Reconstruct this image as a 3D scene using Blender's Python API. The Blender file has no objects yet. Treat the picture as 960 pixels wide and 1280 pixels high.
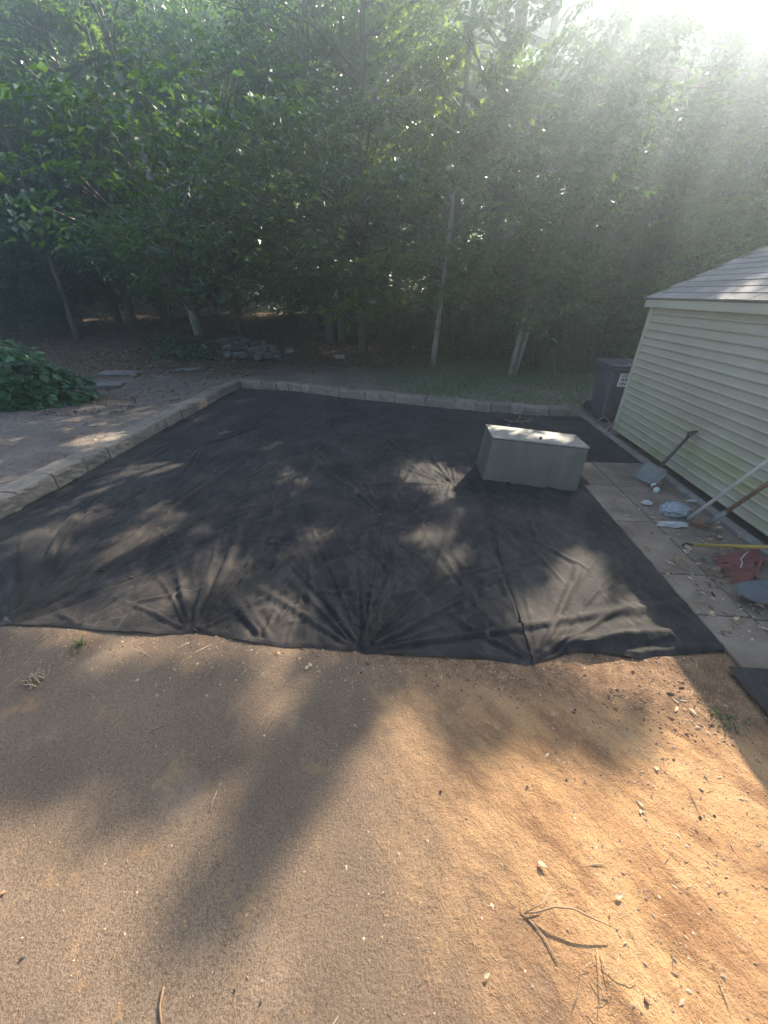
import bpy, math, random
import numpy as np
from mathutils import Vector, Matrix
R = math.radians
random.seed(7); rng = np.random.default_rng(7)
scene = bpy.context.scene
COL = scene.collection

# ------------------------------------------------------------------ camera, sky, sun, exposure
H = 1.9; PITCH = R(30.4); FPX = 469.0; YAW = R(4.28)      # eye height, pitch down, focal length in px of a 960 px wide frame
cam_d = bpy.data.cameras.new('camera'); cam = bpy.data.objects.new('camera', cam_d); COL.objects.link(cam)
cam.location = (0, 0, H); cam.rotation_euler = (R(90) - PITCH, 0, YAW)
cam_d.sensor_width = 36; cam_d.lens = 36 * FPX / 1280; cam_d.clip_start = 0.02; cam_d.clip_end = 500
scene.camera = cam
SUN_AZ = R(29.7); SUN_EL = R(33.0)
SD = np.array([math.sin(SUN_AZ) * math.cos(SUN_EL), math.cos(SUN_AZ) * math.cos(SUN_EL), math.sin(SUN_EL)])
w = bpy.data.worlds.new('World'); scene.world = w; w.use_nodes = True
wn = w.node_tree.nodes; wl = w.node_tree.links
sky = wn.new('ShaderNodeTexSky'); sky.sky_type = 'NISHITA'; sky.sun_disc = False
sky.sun_elevation = SUN_EL; sky.sun_rotation = SUN_AZ; sky.air_density = 1.0; sky.dust_density = 1.6
wl.new(sky.outputs[0], wn['Background'].inputs[0]); wn['Background'].inputs[1].default_value = 0.07
sun_d = bpy.data.lights.new('sun', 'SUN'); sun = bpy.data.objects.new('sun', sun_d); COL.objects.link(sun)
sun_d.energy = 5.0; sun_d.angle = R(0.55); sun_d.color = (1.0, 0.875, 0.70)
sun.rotation_euler = Vector(-SD).to_track_quat('-Z', 'Y').to_euler(); sun.location = (10, 16, 30)
vs = scene.view_settings; vs.view_transform = 'Standard'; vs.look = 'None'; vs.gamma = 1; vs.use_curve_mapping = False
vs.exposure = 2.55
scene.render.engine = 'CYCLES'
cy = scene.cycles; cy.use_denoising = True; cy.max_bounces = 6; cy.diffuse_bounces = 3; cy.glossy_bounces = 2
cy.transmission_bounces = 4; cy.volume_bounces = 1; cy.transparent_max_bounces = 4; cy.sample_clamp_indirect = 0.4
try: cy.denoiser = 'OPENIMAGEDENOISE'
except Exception: pass

# ------------------------------------------------------------------ helpers
CP, SP, CYW, SYW = math.cos(PITCH), math.sin(PITCH), math.cos(YAW), math.sin(YAW)
def ray(px, py):
    u, v = px - 480, py - 640
    X, Y, Z = u, FPX * CP - v * SP, -FPX * SP - v * CP
    return Vector((X * CYW - Y * SYW, X * SYW + Y * CYW, Z))
def G(px, py, z=0.0):                                    # photo measurement -> point on a level z
    r = ray(px, py); t = (z - H) / r.z
    return Vector((r.x * t, r.y * t, z))
def WX(px, py, x):                                       # photo measurement -> point on the upright plane x = const
    r = ray(px, py); t = x / r.x
    return Vector((x, r.y * t, H + r.z * t))
def AT(px, py, d):                                       # photo measurement -> point at horizontal distance d
    r = ray(px, py); t = d / math.hypot(r.x, r.y)
    return Vector((r.x * t, r.y * t, H + r.z * t))
def to_px(P):
    P = np.asarray(P, float)
    X = P[..., 0] * CYW + P[..., 1] * SYW; Y = -P[..., 0] * SYW + P[..., 1] * CYW; Z = P[..., 2] - H
    f = Y * CP - Z * SP; up = Y * SP + Z * CP
    f = np.where(f < 0.02, 0.02, f)
    return 480 + FPX * X / f, 640 - FPX * up / f

def vnoise(x, y, seed=0):
    x = np.asarray(x, float); y = np.asarray(y, float)
    xi = np.floor(x).astype(np.int64); yi = np.floor(y).astype(np.int64)
    fx = x - xi; fy = y - yi; fx = fx * fx * (3 - 2 * fx); fy = fy * fy * (3 - 2 * fy)
    def h(a, b):
        n = (a * 374761393 + b * 668265263 + seed * 1442695041) & 0xffffffff
        n = ((n ^ (n >> 13)) * 1274126177) & 0xffffffff
        return ((n ^ (n >> 16)) & 0xffff) / 65535.0
    return (h(xi, yi) * (1 - fx) + h(xi + 1, yi) * fx) * (1 - fy) + (h(xi, yi + 1) * (1 - fx) + h(xi + 1, yi + 1) * fx) * fy
def fbm(x, y, o=4, seed=0):
    s = 0; a = 0.5
    for k in range(o):
        s = s + a * vnoise(x * 2 ** k, y * 2 ** k, seed + k * 17); a *= 0.5
    return s / (1 - 0.5 ** o)
def sstep(a, b, x):
    t = np.clip((x - a) / (b - a), 0, 1); return t * t * (3 - 2 * t)

def root_of(o):
    while o.parent: o = o.parent
    return o
def tag(o, label=None, cat=None, group=None, kind=None):
    if label: o['label'] = label
    if cat: o['category'] = cat
    if group: o['group'] = group
    if kind: o['kind'] = kind
    return o
def empty(name, loc, label, cat, group=None):
    o = bpy.data.objects.new(name, None); COL.objects.link(o); o.location = loc; o.empty_display_size = 0.1
    return tag(o, label, cat, group)
def np_mesh(name, V, loops, sizes, mat, parent=None, smooth=False, tint=None, world=True):
    V = np.asarray(V, np.float32).reshape(-1, 3)
    if parent is not None and world: V = V - np.array(root_of(parent).location, np.float32)
    me = bpy.data.meshes.new(name)
    loops = np.asarray(loops, np.int32).ravel(); sizes = np.asarray(sizes, np.int32)
    me.vertices.add(len(V)); me.vertices.foreach_set('co', V.ravel())
    me.loops.add(len(loops)); me.loops.foreach_set('vertex_index', loops)
    me.polygons.add(len(sizes)); st = np.concatenate(([0], np.cumsum(sizes)[:-1])).astype(np.int32)
    me.polygons.foreach_set('loop_start', st)
    me.polygons.foreach_set('use_smooth', np.full(len(sizes), smooth, bool))
    if tint is not None:
        a = me.attributes.new('tint', 'FLOAT', 'FACE'); a.data.foreach_set('value', np.asarray(tint, np.float32))
    me.update(calc_edges=True); me.validate()
    for m in (mat if isinstance(mat, (list, tuple)) else [mat]): me.materials.append(m)
    o = bpy.data.objects.new(name, me); COL.objects.link(o)
    if parent is not None: o.parent = parent
    return o

class MB:
    def __init__(s): s.v = []; s.f = []
    def add(s, vs_, fs):
        b = len(s.v); s.v += [tuple(p) for p in vs_]; s.f += [tuple(b + i for i in f) for f in fs]; return s
    def box(s, c, size, rz=0, bev=0.0, rot=None, taper=1.0):
        x, y, z = size[0] / 2, size[1] / 2, size[2] / 2; b = min(bev, x * .9, y * .9, z * .9)
        M = rot if rot is not None else Matrix.Rotation(rz, 3, 'Z'); c = Vector(c)
        if b <= 0:
            P = [(-x, -y, -z), (x, -y, -z), (x, y, -z), (-x, y, -z), (-x, -y, z), (x, -y, z), (x, y, z), (-x, y, z)]
            P = [(p[0] * (taper if p[2] < 0 else 1), p[1] * (taper if p[2] < 0 else 1), p[2]) for p in P]
            F = [(3, 2, 1, 0), (4, 5, 6, 7), (0, 1, 5, 4), (1, 2, 6, 5), (2, 3, 7, 6), (3, 0, 4, 7)]
            return s.add([M @ Vector(p) + c for p in P], F)
        rings = []
        for zz, ins in ((-z, b), (-z + b, 0), (z - b, 0), (z, b)):
            q = taper if zz < 0 else 1
            X, Y = (x - ins) * q, (y - ins) * q; k = b * .6
            rings.append([(-X + k, -Y, zz), (X - k, -Y, zz), (X, -Y + k, zz), (X, Y - k, zz), (X - k, Y, zz), (-X + k, Y, zz), (-X, Y - k, zz), (-X, -Y + k, zz)])
        P = [M @ Vector(p) + c for r_ in rings for p in r_]; F = [tuple(range(7, -1, -1)), tuple(range(24, 32))]
        for i in range(3):
            for j in range(8):
                a, a2 = i * 8 + j, i * 8 + (j + 1) % 8; F.append((a, a2, a2 + 8, a + 8))
        return s.add(P, F)
    def tube(s, pts, rad, n=8, caps=True):
        pts = [Vector(p) for p in pts]
        if not hasattr(rad, '__len__'): rad = [rad] * len(pts)
        P = []; F = []; up = Vector((0, 0, 1))
        for i, p in enumerate(pts):
            d = (pts[min(i + 1, len(pts) - 1)] - pts[max(i - 1, 0)])
            d = d.normalized() if d.length > 1e-9 else Vector((0, 0, 1))
            if i == 0:
                a = d.cross(up if abs(d.z) < .9 else Vector((1, 0, 0))).normalized()
            else:
                a = (a - d * a.dot(d)).normalized()
            b = d.cross(a)
            for k in range(n):
                t = 2 * math.pi * k / n; P.append(p + (a * math.cos(t) + b * math.sin(t)) * rad[i])
        for i in range(len(pts) - 1):
            for k in range(n):
                k2 = (k + 1) % n; F.append((i * n + k, i * n + k2, (i + 1) * n + k2, (i + 1) * n + k))
        if caps: F.append(tuple(range(n - 1, -1, -1))); F.append(tuple((len(pts) - 1) * n + k for k in range(n)))
        return s.add(P, F)
    def build(s, name, mat, parent=None, smooth=False, world=True):
        return np_mesh(name, s.v, [i for f in s.f for i in f], [len(f) for f in s.f], mat, parent, smooth, world=world)

def grid_mesh(name, X, Y, Z, mat, parent=None, smooth=True, world=True):
    ny, nx = X.shape; V = np.stack([X, Y, Z], -1).reshape(-1, 3)
    i = np.arange(ny - 1)[:, None] * nx + np.arange(nx - 1)[None, :]
    Q = np.stack([i, i + 1, i + nx + 1, i + nx], -1).reshape(-1, 4)
    return np_mesh(name, V, Q, np.full(len(Q), 4), mat, parent, smooth, world=world)

# ------------------------------------------------------------------ materials
class NT:
    def __init__(s, name):
        s.m = bpy.data.materials.new(name); s.m.use_nodes = True; s.t = s.m.node_tree; s.n = s.t.nodes
        s.b = s.n['Principled BSDF']; s.out = s.n['Material Output']; s.pos = s.n.new('ShaderNodeNewGeometry').outputs['Position']
    def link(s, a, b): s.t.links.new(a, b)
    def noise(s, scale, detail=4, rough=.6, stretch=None, vec=None, dist=0.0):
        n = s.n.new('ShaderNodeTexNoise'); n.inputs['Scale'].default_value = scale; n.inputs['Detail'].default_value = detail
        n.inputs['Roughness'].default_value = rough; n.inputs['Distortion'].default_value = dist
        v = vec or s.pos
        if stretch:
            mp = s.n.new('ShaderNodeMapping'); mp.vector_type = 'TEXTURE'; mp.inputs['Scale'].default_value = [1 / q for q in stretch[:3]]
            if len(stretch) > 3: mp.inputs['Rotation'].default_value = (0, 0, stretch[3])
            s.link(v, mp.inputs[0]); v = mp.outputs[0]
        s.link(v, n.inputs['Vector']); return n.outputs['Fac']
    def voro(s, scale, feature='F1'):
        n = s.n.new('ShaderNodeTexVoronoi'); n.feature = feature; n.inputs['Scale'].default_value = scale
        s.link(s.pos, n.inputs['Vector']); return n
    def ramp(s, fac, stops):
        r = s.n.new('ShaderNodeValToRGB'); e = r.color_ramp.elements
        while len(e) < len(stops): e.new(.5)
        for k, (p, c) in enumerate(stops):
            e[k].position = p; e[k].color = (*c, 1) if hasattr(c, '__len__') else (c, c, c, 1)
        s.link(fac, r.inputs[0]); return r.outputs[0]
    def mix(s, fac, a, b, mode='MIX'):
        m = s.n.new('ShaderNodeMix'); m.data_type = 'RGBA'; m.blend_type = mode
        for sock, val in ((m.inputs[0], fac), (m.inputs[6], a), (m.inputs[7], b)):
            if hasattr(val, 'is_output'): s.link(val, sock)
            elif hasattr(val, '__len__'): sock.default_value = (*val, 1)
            else: sock.default_value = val
        return m.outputs[2]
    def math(s, op, a, b=0.0, clamp=False):
        m = s.n.new('ShaderNodeMath'); m.operation = op; m.use_clamp = clamp
        for sock, val in ((m.inputs[0], a), (m.inputs[1], b)):
            if hasattr(val, 'is_output'): s.link(val, sock)
            else: sock.default_value = val
        return m.outputs[0]
    def range(s, v, a, b, c=0.0, d=1.0):
        m = s.n.new('ShaderNodeMapRange'); m.interpolation_type = 'SMOOTHSTEP'
        s.link(v, m.inputs[0])
        for k, x in enumerate((a, b, c, d)): m.inputs[k + 1].default_value = x
        return m.outputs[0]
    def xyz(s):
        x = s.n.new('ShaderNodeSeparateXYZ'); s.link(s.pos, x.inputs[0]); return x.outputs
    def bump(s, h, strength=.5, dist=.01):
        b = s.n.new('ShaderNodeBump'); b.inputs['Strength'].default_value = strength; b.inputs['Distance'].default_value = dist
        s.link(h, b.inputs['Height'])
        prev = s.b.inputs['Normal'].links
        if prev: s.link(prev[0].from_socket, b.inputs['Normal'])
        s.link(b.outputs[0], s.b.inputs['Normal']); return s
    def color(s, c):
        if hasattr(c, 'is_output'): s.link(c, s.b.inputs['Base Color'])
        else: s.b.inputs['Base Color'].default_value = (*c, 1)
        return s
    def rough(s, r, spec=None, metal=None):
        if hasattr(r, 'is_output'): s.link(r, s.b.inputs['Roughness'])
        else: s.b.inputs['Roughness'].default_value = r
        if spec is not None: s.b.inputs['Specular IOR Level'].default_value = spec
        if metal is not None: s.b.inputs['Metallic'].default_value = metal
        return s
def objrand(t):
    return t.n.new('ShaderNodeObjectInfo').outputs['Random']
def simple(name, c1, c2, scale=8, rough=.7, bump=.3, bscale=60, bdist=.004, metal=0, spec=.4, vary=0):
    t = NT(name); f = t.ramp(t.noise(scale, 5), [(.3, 0.0), (.7, 1.0)])
    c = t.mix(f, c1, c2)
    if vary: c = t.mix(t.math('MULTIPLY', objrand(t), vary), c, tuple(x * .45 for x in c1))
    t.color(c).rough(rough, spec, metal)
    if bump: t.bump(t.noise(bscale, 6), bump, bdist)
    return t.m

def leaf_mat(name, dark, mid, light, trans, tr=.42, rough=.42):
    t = NT(name); a = t.n.new('ShaderNodeAttribute'); a.attribute_name = 'tint'
    c = t.ramp(a.outputs['Fac'], [(0.0, dark), (.55, mid), (1.0, light)])
    t.color(c).rough(rough, .45)
    tl = t.n.new('ShaderNodeBsdfTranslucent'); ct = t.mix(.75, c, trans); t.link(ct, tl.inputs['Color'])
    mx = t.n.new('ShaderNodeMixShader'); mx.inputs[0].default_value = tr
    t.link(t.b.outputs[0], mx.inputs[1]); t.link(tl.outputs[0], mx.inputs[2]); t.link(mx.outputs[0], t.out.inputs['Surface'])
    return t.m
M = {}
M['leaf'] = leaf_mat('leaf_green', (.022, .054, .020), (.038, .086, .028), (.064, .125, .036), (.13, .25, .03), .36)
M['leaf_b'] = leaf_mat('leaf_deep_green', (.018, .046, .021), (.030, .074, .029), (.052, .106, .040), (.10, .20, .04), .32)
M['leaf_y'] = leaf_mat('leaf_yellow_green', (.030, .072, .016), (.056, .118, .022), (.096, .165, .030), (.24, .36, .02), .45)
M['leaf_bush'] = leaf_mat('bush_leaf', (.030, .070, .028), (.045, .105, .040), (.075, .150, .055), (.10, .22, .04), .25, .38)
M['leaf_ivy'] = leaf_mat('ivy_leaf', (.015, .040, .016), (.025, .060, .024), (.045, .085, .03), (.05, .10, .02), .15, .35)
M['leaf_dry'] = leaf_mat('dry_leaf', (.060, .035, .022), (.140, .085, .050), (.280, .190, .120), (.2, .1, .04), .15, .8)
M['grass'] = leaf_mat('grass_blade', (.035, .075, .022), (.060, .115, .035), (.120, .150, .055), (.12, .2, .03), .3, .5)
M['yard_crumb'] = leaf_mat('yard_crumb', (.06, .045, .035), (.14, .11, .085), (.26, .21, .165), (.2, .1, .05), .0, .95)
M['clod'] = leaf_mat('loose_clod', (.07, .040, .024), (.17, .098, .056), (.30, .19, .11), (.2, .1, .05), .0, .95)
M['straw'] = leaf_mat('dry_straw', (.20, .13, .075), (.32, .22, .13), (.50, .38, .24), (.3, .2, .1), .1, .8)
M['chip'] = leaf_mat('bark_chip', (.12, .07, .045), (.25, .155, .09), (.45, .32, .21), (.2, .1, .05), .02, .9)
M['pebble'] = leaf_mat('grit', (.15, .095, .06), (.26, .17, .105), (.42, .30, .20), (.2, .1, .05), .0, .85)
def bark(name, c1, c2, c3):
    t = NT(name); n = t.noise(14, 6, .65, (1, 1, .25)); n2 = t.noise(3, 4)
    c = t.mix(t.ramp(n, [(.35, 0.0), (.65, 1.0)]), c1, c2); c = t.mix(t.ramp(n2, [(.5, 0.0), (.65, .8)]), c, c3)
    t.color(c).rough(.9, .2).bump(n, .8, .02); return t.m
M['bark'] = bark('bark_dark', (.055, .045, .036), (.12, .10, .08), (.09, .10, .07))
M['bark_pale'] = bark('bark_pale', (.13, .12, .10), (.25, .23, .195), (.09, .10, .075))
M['bark_mid'] = bark('bark_mid', (.07, .062, .052), (.14, .125, .105), (.07, .08, .06))

# cloth: woven black weed barrier, dusty
t = NT('weed_fabric'); 
d1 = t.ramp(t.noise(1.7, 7, .7), [(.42, 0.0), (.68, 1.0)]); d2 = t.ramp(t.noise(7, 6, .75, (1, .4, 1, R(20)), dist=1.2), [(.50, 0.0), (.72, 1.0)])
c = t.mix(t.math('MULTIPLY', d1, .75), (.0090, .0082, .0086), (.047, .039, .033)); c = t.mix(t.math('MULTIPLY', d2, .45), c, (.100, .082, .068))
t.color(c).rough(.78, .20)
t.b.inputs['Sheen Weight'].default_value = .06; t.b.inputs['Sheen Roughness'].default_value = .4
t.bump(t.noise(17, 7, .72, (1, .55, 1, R(25)), dist=.6), .6, .016); t.bump(t.noise(420, 2), .3, .001)
M['fabric'] = t.m
# clay / yard / forest ground by place
def front_ground(t):
    """sandy clay on the right running softly into dusty asphalt on the left"""
    x, y, z = t.xyz()
    n1 = t.noise(1.5, 6, .65); n2 = t.noise(11, 6, .72); n3 = t.noise(95, 4, .75); n4 = t.noise(6, 6, .72, (1, .28, 1, R(45)), dist=.4); v = t.voro(235)
    clay = t.mix(t.ramp(n1, [(.33, 0.0), (.66, 1.0)]), (.34, .185, .085), (.44, .265, .130))
    clay = t.mix(t.ramp(n4, [(.46, 0.0), (.62, .9)]), clay, (.19, .098, .048)); clay = t.mix(t.ramp(n2, [(.55, 0.0), (.74, .5)]), clay, (.50, .32, .155))
    agg = t.mix(t.ramp(v.outputs['Color'], [(.15, 0.0), (.85, 1.0)]), (.055, .041, .031), (.22, .16, .112))
    dust = t.mix(t.ramp(n1, [(.36, 0.0), (.64, 1.0)]), (.150, .100, .063), (.238, .160, .100))
    asp = t.mix(t.ramp(n3, [(.34, .15), (.64, .66)]), agg, dust)
    asp = t.mix(t.ramp(t.noise(4.2, 6, .78), [(.57, 0.0), (.68, .7)]), asp, (.32, .19, .085))
    asp = t.mix(t.ramp(t.noise(.9, 4, .6, dist=.5), [(.40, .42), (.62, 0.0)]), asp, (.085, .062, .046)); asp = t.mix(t.ramp(t.noise(2.4, 5, .7), [(.56, 0.0), (.70, .5)]), asp, (.27, .195, .135))
    w1 = t.math('MULTIPLY', t.math('SUBTRACT', n1, .5), 1.1); w2 = t.math('MULTIPLY', t.math('SUBTRACT', n2, .5), .7)
    w_ = t.math('ADD', w1, w2)
    # dirt strip along the fabric, clay to the right; everything else asphalt
    right = t.range(t.math('ADD', t.math('ADD', x, w_), t.math('MULTIPLY', y, .30)), -.05, 1.05)
    strip_ = t.range(t.math('ADD', t.math('ADD', y, t.math('MULTIPLY', x, .16)), t.math('MULTIPLY', w_, .22)), 1.34, 1.50)
    mulch = t.mix(t.ramp(n2, [(.35, 0.0), (.65, 1.0)]), (.105, .060, .036), (.29, .175, .098)); mulch = t.mix(t.ramp(n3, [(.35, .7), (.55, 0.0)]), mulch, (.07, .042, .028))
    c = t.mix(right, asp, clay); c = t.mix(t.math('MULTIPLY', strip_, .92), c, mulch)
    c = t.mix(t.ramp(n3, [(.28, .4), (.5, 0.0)]), c, (.06, .036, .022))
    return c, (x, y, z), (n1, n2, n3, n4, v, t.math('MAXIMUM', right, t.range(y, 1.4, 1.7)))
def front_bumps(t, n2, n3, n4, v, sw_):
    k = t.math('ADD', t.math('MULTIPLY', sw_, .75), .25)
    t.bump(t.math('MULTIPLY', n2, k), .6, .034); t.bump(t.math('MULTIPLY', n4, k), .55, .024); t.bump(n3, .8, .010)
    t.bump(t.noise(260, 3, .7, (1, .5, 1, R(45))), .4, .004); t.bump(v.outputs['Color'], .22, .003)
t = NT('ground_soil'); c, (x, y, z), (n1, n2, n3, n4, v, sw_) = front_ground(t)
yard = t.mix(t.ramp(n1, [(.35, 0.0), (.68, 1.0)]), (.155, .120, .094), (.25, .203, .163)); yard = t.mix(t.ramp(n2, [(.48, 0.0), (.70, .75)]), yard, (.085, .064, .05)); yard = t.mix(t.ramp(n3, [(.3, .6), (.55, 0.0)]), yard, (.06, .045, .036))
wood = t.mix(t.ramp(n2, [(.35, 0.0), (.7, 1.0)]), (.045, .028, .019), (.14, .085, .052))
gras = t.mix(t.ramp(n2, [(.35, 0.0), (.65, 1.0)]), (.125, .115, .072), (.25, .21, .155))
wob = t.math('MULTIPLY', t.math('SUBTRACT', t.noise(.9, 4), .5), 2.4)
yy = t.math('ADD', y, wob); xx = t.math('ADD', x, wob)
c = t.mix(t.range(y, 2.2, 3.4), c, yard)
c = t.mix(t.math('MULTIPLY', t.range(xx, -1.2, 1.2), t.range(y, 6.2, 7.2)), c, gras)
c = t.mix(t.range(t.math('SUBTRACT', yy, t.math('MULTIPLY', x, .22)), 9.6, 11.6), c, wood)
t.color(c).rough(.93, .2); front_bumps(t, n2, n3, n4, v, sw_)
M['ground'] = t.m
t = NT('dusty_asphalt'); c, (x, y, z), (n1, n2, n3, n4, v, sw_) = front_ground(t)
t.color(c).rough(.93, .2); front_bumps(t, n2, n3, n4, v, sw_)
M['asphalt'] = t.m
M['block'] = simple('split_concrete_block', (.165, .130, .098), (.28, .230, .178), 9, .94, .9, 34, .016, vary=.4)
M['block_top'] = M['block']
M['rock'] = simple('field_stone', (.055, .052, .046), (.115, .107, .095), 5, .9, .6, 25, .02, vary=.4)
M['slab'] = simple('flag_stone', (.13, .115, .10), (.24, .215, .19), 6, .9, .5, 30, .01, vary=.3)
M['paver'] = simple('concrete_paver', (.115, .083, .059), (.245, .190, .142), 3.5, .92, .6, 60, .006, vary=.2)
M['bedding'] = simple('joint_soil', (.05, .04, .032), (.11, .085, .065), 30, .95, .6, 80, .006)
M['edging'] = simple('weathered_edging', (.15, .135, .115), (.26, .235, .20), 7, .92, .5, 50, .006)
t = NT('cream_vinyl'); x, y, z = t.xyz()
alg = t.math('MULTIPLY', t.ramp(t.noise(2.6, 5, .7, (1, 1, 1.6)), [(.42, 0.0), (.66, 1.0)]), t.range(z, .15, 1.0, 1.0, 0.0))
c = t.mix(t.ramp(t.noise(1.5, 4), [(.35, 0.0), (.7, 1.0)]), (.345, .292, .212), (.415, .358, .272))
c = t.mix(t.math('MULTIPLY', alg, .8), c, (.25, .26, .085)); c = t.mix(t.ramp(t.noise(40, 5, .7, (1, .3, 2)), [(.5, 0.0), (.75, .25)]), c, (.30, .26, .18))
t.color(c).rough(.5, .4).bump(t.noise(120, 3, .6, (1, .05, 1)), .12, .002); M['vinyl'] = t.m
M['trim'] = simple('cream_trim', (.37, .33, .24), (.43, .39, .295), 4, .5, .1, 60, .002)
M['shingle'] = simple('asphalt_shingle', (.14, .128, .125), (.24, .22, .215), 60, .95, .7, 260, .004, vary=.5)
M['dark'] = simple('shed_underside', (.05, .045, .04), (.09, .08, .07), 8, .9, .3)
M['boxpaint'] = simple('tan_painted_metal', (.27, .24, .18), (.32, .29, .225), 2.2, .55, .15, 40, .002)
t = NT('tan_painted_metal'); x, y, z = t.xyz(); st_ = t.noise(5, 5, .7, (1, 1, .12)); c = t.mix(t.ramp(st_, [(.4, 0.0), (.65, 1.0)]), (.092, .085, .070), (.128, .119, .098)); c = t.mix(t.math('MULTIPLY', t.range(z, .02, .2, 1, 0), t.ramp(t.noise(12, 5, .7), [(.4, 0.0), (.6, .7)])), c, (.10, .085, .065)); t.color(c).rough(.6, .3).bump(t.noise(3, 3), .2, .02); M['boxpaint'] = t.m
M['boxlid'] = simple('pale_painted_lid', (.15, .14, .115), (.22, .205, .175), 3, .45, .12, 50, .002)
M['gap'] = simple('lid_gap_dark', (.015, .015, .015), (.03, .03, .03), 8, .8, .1)  # near-black colour painting the shade in the slit below the box lid
M['cart'] = simple('charcoal_plastic', (.055, .055, .065), (.085, .083, .092), 6, .45, .2, 120, .002)
M['rubber'] = simple('black_rubber', (.018, .018, .018), (.035, .034, .033), 9, .8, .2)
M['white'] = simple('white_sticker', (.72, .72, .70), (.80, .80, .78), 8, .5, 0)
M['ink'] = simple('black_print', (.02, .02, .02), (.03, .03, .03), 8, .6, 0)
M['steel'] = simple('worn_steel', (.12, .115, .105), (.19, .18, .165), 10, .6, .2, 80, .002, .1)
M['steelgrey'] = simple('grey_shovel_steel', (.085, .085, .09), (.14, .14, .145), 10, .5, .2, 80, .002, .3)
M['rust'] = simple('rusty_steel', (.10, .05, .032), (.20, .10, .06), 20, .85, .5, 90, .003)
M['woodgrey'] = simple('weathered_ash_wood', (.34, .31, .26), (.48, .44, .38), 14, .8, .3, 60, .002)
M['woodbrown'] = simple('brown_wood', (.15, .085, .055), (.24, .14, .09), 14, .75, .3, 60, .002)
M['blackgrip'] = simple('black_shaft', (.03, .027, .025), (.06, .053, .048), 12, .5, .1)
M['yellow'] = simple('yellow_fiberglass', (.36, .25, .065), (.44, .31, .09), 6, .4, .1)
M['red'] = simple('red_plastic', (.13, .040, .036), (.18, .055, .048), 8, .5, .15)
M['paper'] = simple('white_paper', (.28, .27, .255), (.42, .41, .385), 10, .8, .3, 50, .01)
t = NT('clear_plastic_film'); t.color(t.mix(t.noise(14, 4), (.22, .235, .245), (.40, .415, .43))).rough(.22, .6)
t.b.inputs['Transmission Weight'].default_value = .25; t.bump(t.noise(26, 5), .5, .02); M['film'] = t.m
M['bottle'] = simple('pale_green_plastic', (.40, .50, .42), (.55, .63, .56), 12, .3, .1)
M['twig'] = simple('twig_bark', (.17, .10, .055), (.30, .19, .11), 30, .85, .4, 120, .003)
M['paletwig'] = simple('bleached_stem', (.21, .14, .085), (.35, .25, .16), 30, .85, .3, 120, .002)
M['greenleaf'] = simple('fresh_leaf', (.16, .26, .05), (.26, .36, .09), 20, .5, .2)

# ------------------------------------------------------------------ ground, driveway
back_px = [(296, 485), (302, 486), (360, 489), (430, 498), (520, 508), (600, 516), (660, 521), (716, 523)]
BK = [G(*p) for p in back_px]; BKx = np.array([p.x for p in BK]); BKy = np.array([p.y for p in BK])
def yback(x): return np.interp(x, BKx, BKy)
XL = -3.92                                                # inner face of the left edging
XPAV, XMID, XEDG, XSH = 1.97, 2.31, 2.93, 3.13            # paver start, paver joint, edging, shed wall
dw_px = [(-400, 790), (0, 822), (130, 834), (300, 846), (420, 858), (540, 866), (600, 880), (650, 905), (700, 960), (735, 1040), (760, 1130), (800, 1260), (860, 1500)]
DW = [G(*p) for p in dw_px]; DWx = np.array([p.x for p in DW]); DWy = np.array([p.y for p in DW])
def ydrive(x):
    y = np.interp(x, DWx, DWy); return np.where(x > DWx[-1], -6, y)
def hgt(x, y):
    x = np.asarray(x, float); y = np.asarray(y, float)
    left = sstep(XL - .06, XL - .20, x) * sstep(.4, 1.2, y); bk = sstep(.06, .2, y - yback(np.clip(x, BKx[0], BKx[-1]))) * sstep(3.3, 2.9, x) + sstep(6.8, 8.5, y) * sstep(2.9, 3.3, x)
    out = np.maximum(left, np.clip(bk, 0, 1))
    z = .155 * out + out * (.07 * (fbm(x * .8, y * .8, 4, 3) - .5))
    z += .028 * np.clip(y - 9.5, 0, 40) + .10 * sstep(9, 14, y) * (fbm(x * .5, y * .5, 3, 9) - .5)
    sd = np.minimum(ydrive(x) - y, (np.interp(y, DWy[::-1][:7], DWx[::-1][:7]) - x) * 1.0); wd = .10 + .45 * sstep(-.3, .5, x)
    din = sstep(-.35 * wd, wd, sd + wd * 1.3 * (fbm(x * 4.2, y * 4.2, 4, 31) - .5))   # 1 well inside the driveway
    rough = .012 * (fbm(x * 5, y * 5, 4, 5) - .5) +   .008 * (fbm(x * 17, y * 17, 3, 8) - .5)
    near = (1 - out)
    fab = sstep(0, .12, y - 1.62) * sstep(XL - .2, XL, x) * sstep(3.3, 3.1, x)
    z += near * (1 - fab) * ((1 - din) * (.004 + rough) - din * .003) - near * fab * .012
    return z
def GZ(px, py):
    z = 0.0
    for _ in range(12): p = G(px, py, z); z = .5 * z + .5 * float(hgt(p.x, p.y))
    p.z = float(hgt(p.x, p.y)); return p
def axis(segs):
    a = []
    for lo, hi, st in segs: a.append(np.arange(lo, hi, st))
    return np.concatenate(a)
gx = axis([(-90, -20, 5), (-20, -8, .8), (-8, -4.4, .12), (-4.4, -2.4, .05), (-2.4, 2.5, .02), (2.5, 4.4, .08), (4.4, 14, .5), (14, 91, 5)])
gy = axis([(-12, -.4, .6), (-.4, .1, .05), (.1, 1.9, .018), (1.9, 9, .07), (9, 16, .2), (16, 30, .8), (30, 91, 4)])
X, Y = np.meshgrid(gx, gy)
ground = grid_mesh('ground', X, Y, hgt(X, Y), M['ground']); tag(ground, kind='structure')
dx = axis([(-3.4, -1.6, .06), (-1.6, 1.5, .03)]); tt = np.linspace(0, 1, 90)
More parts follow.
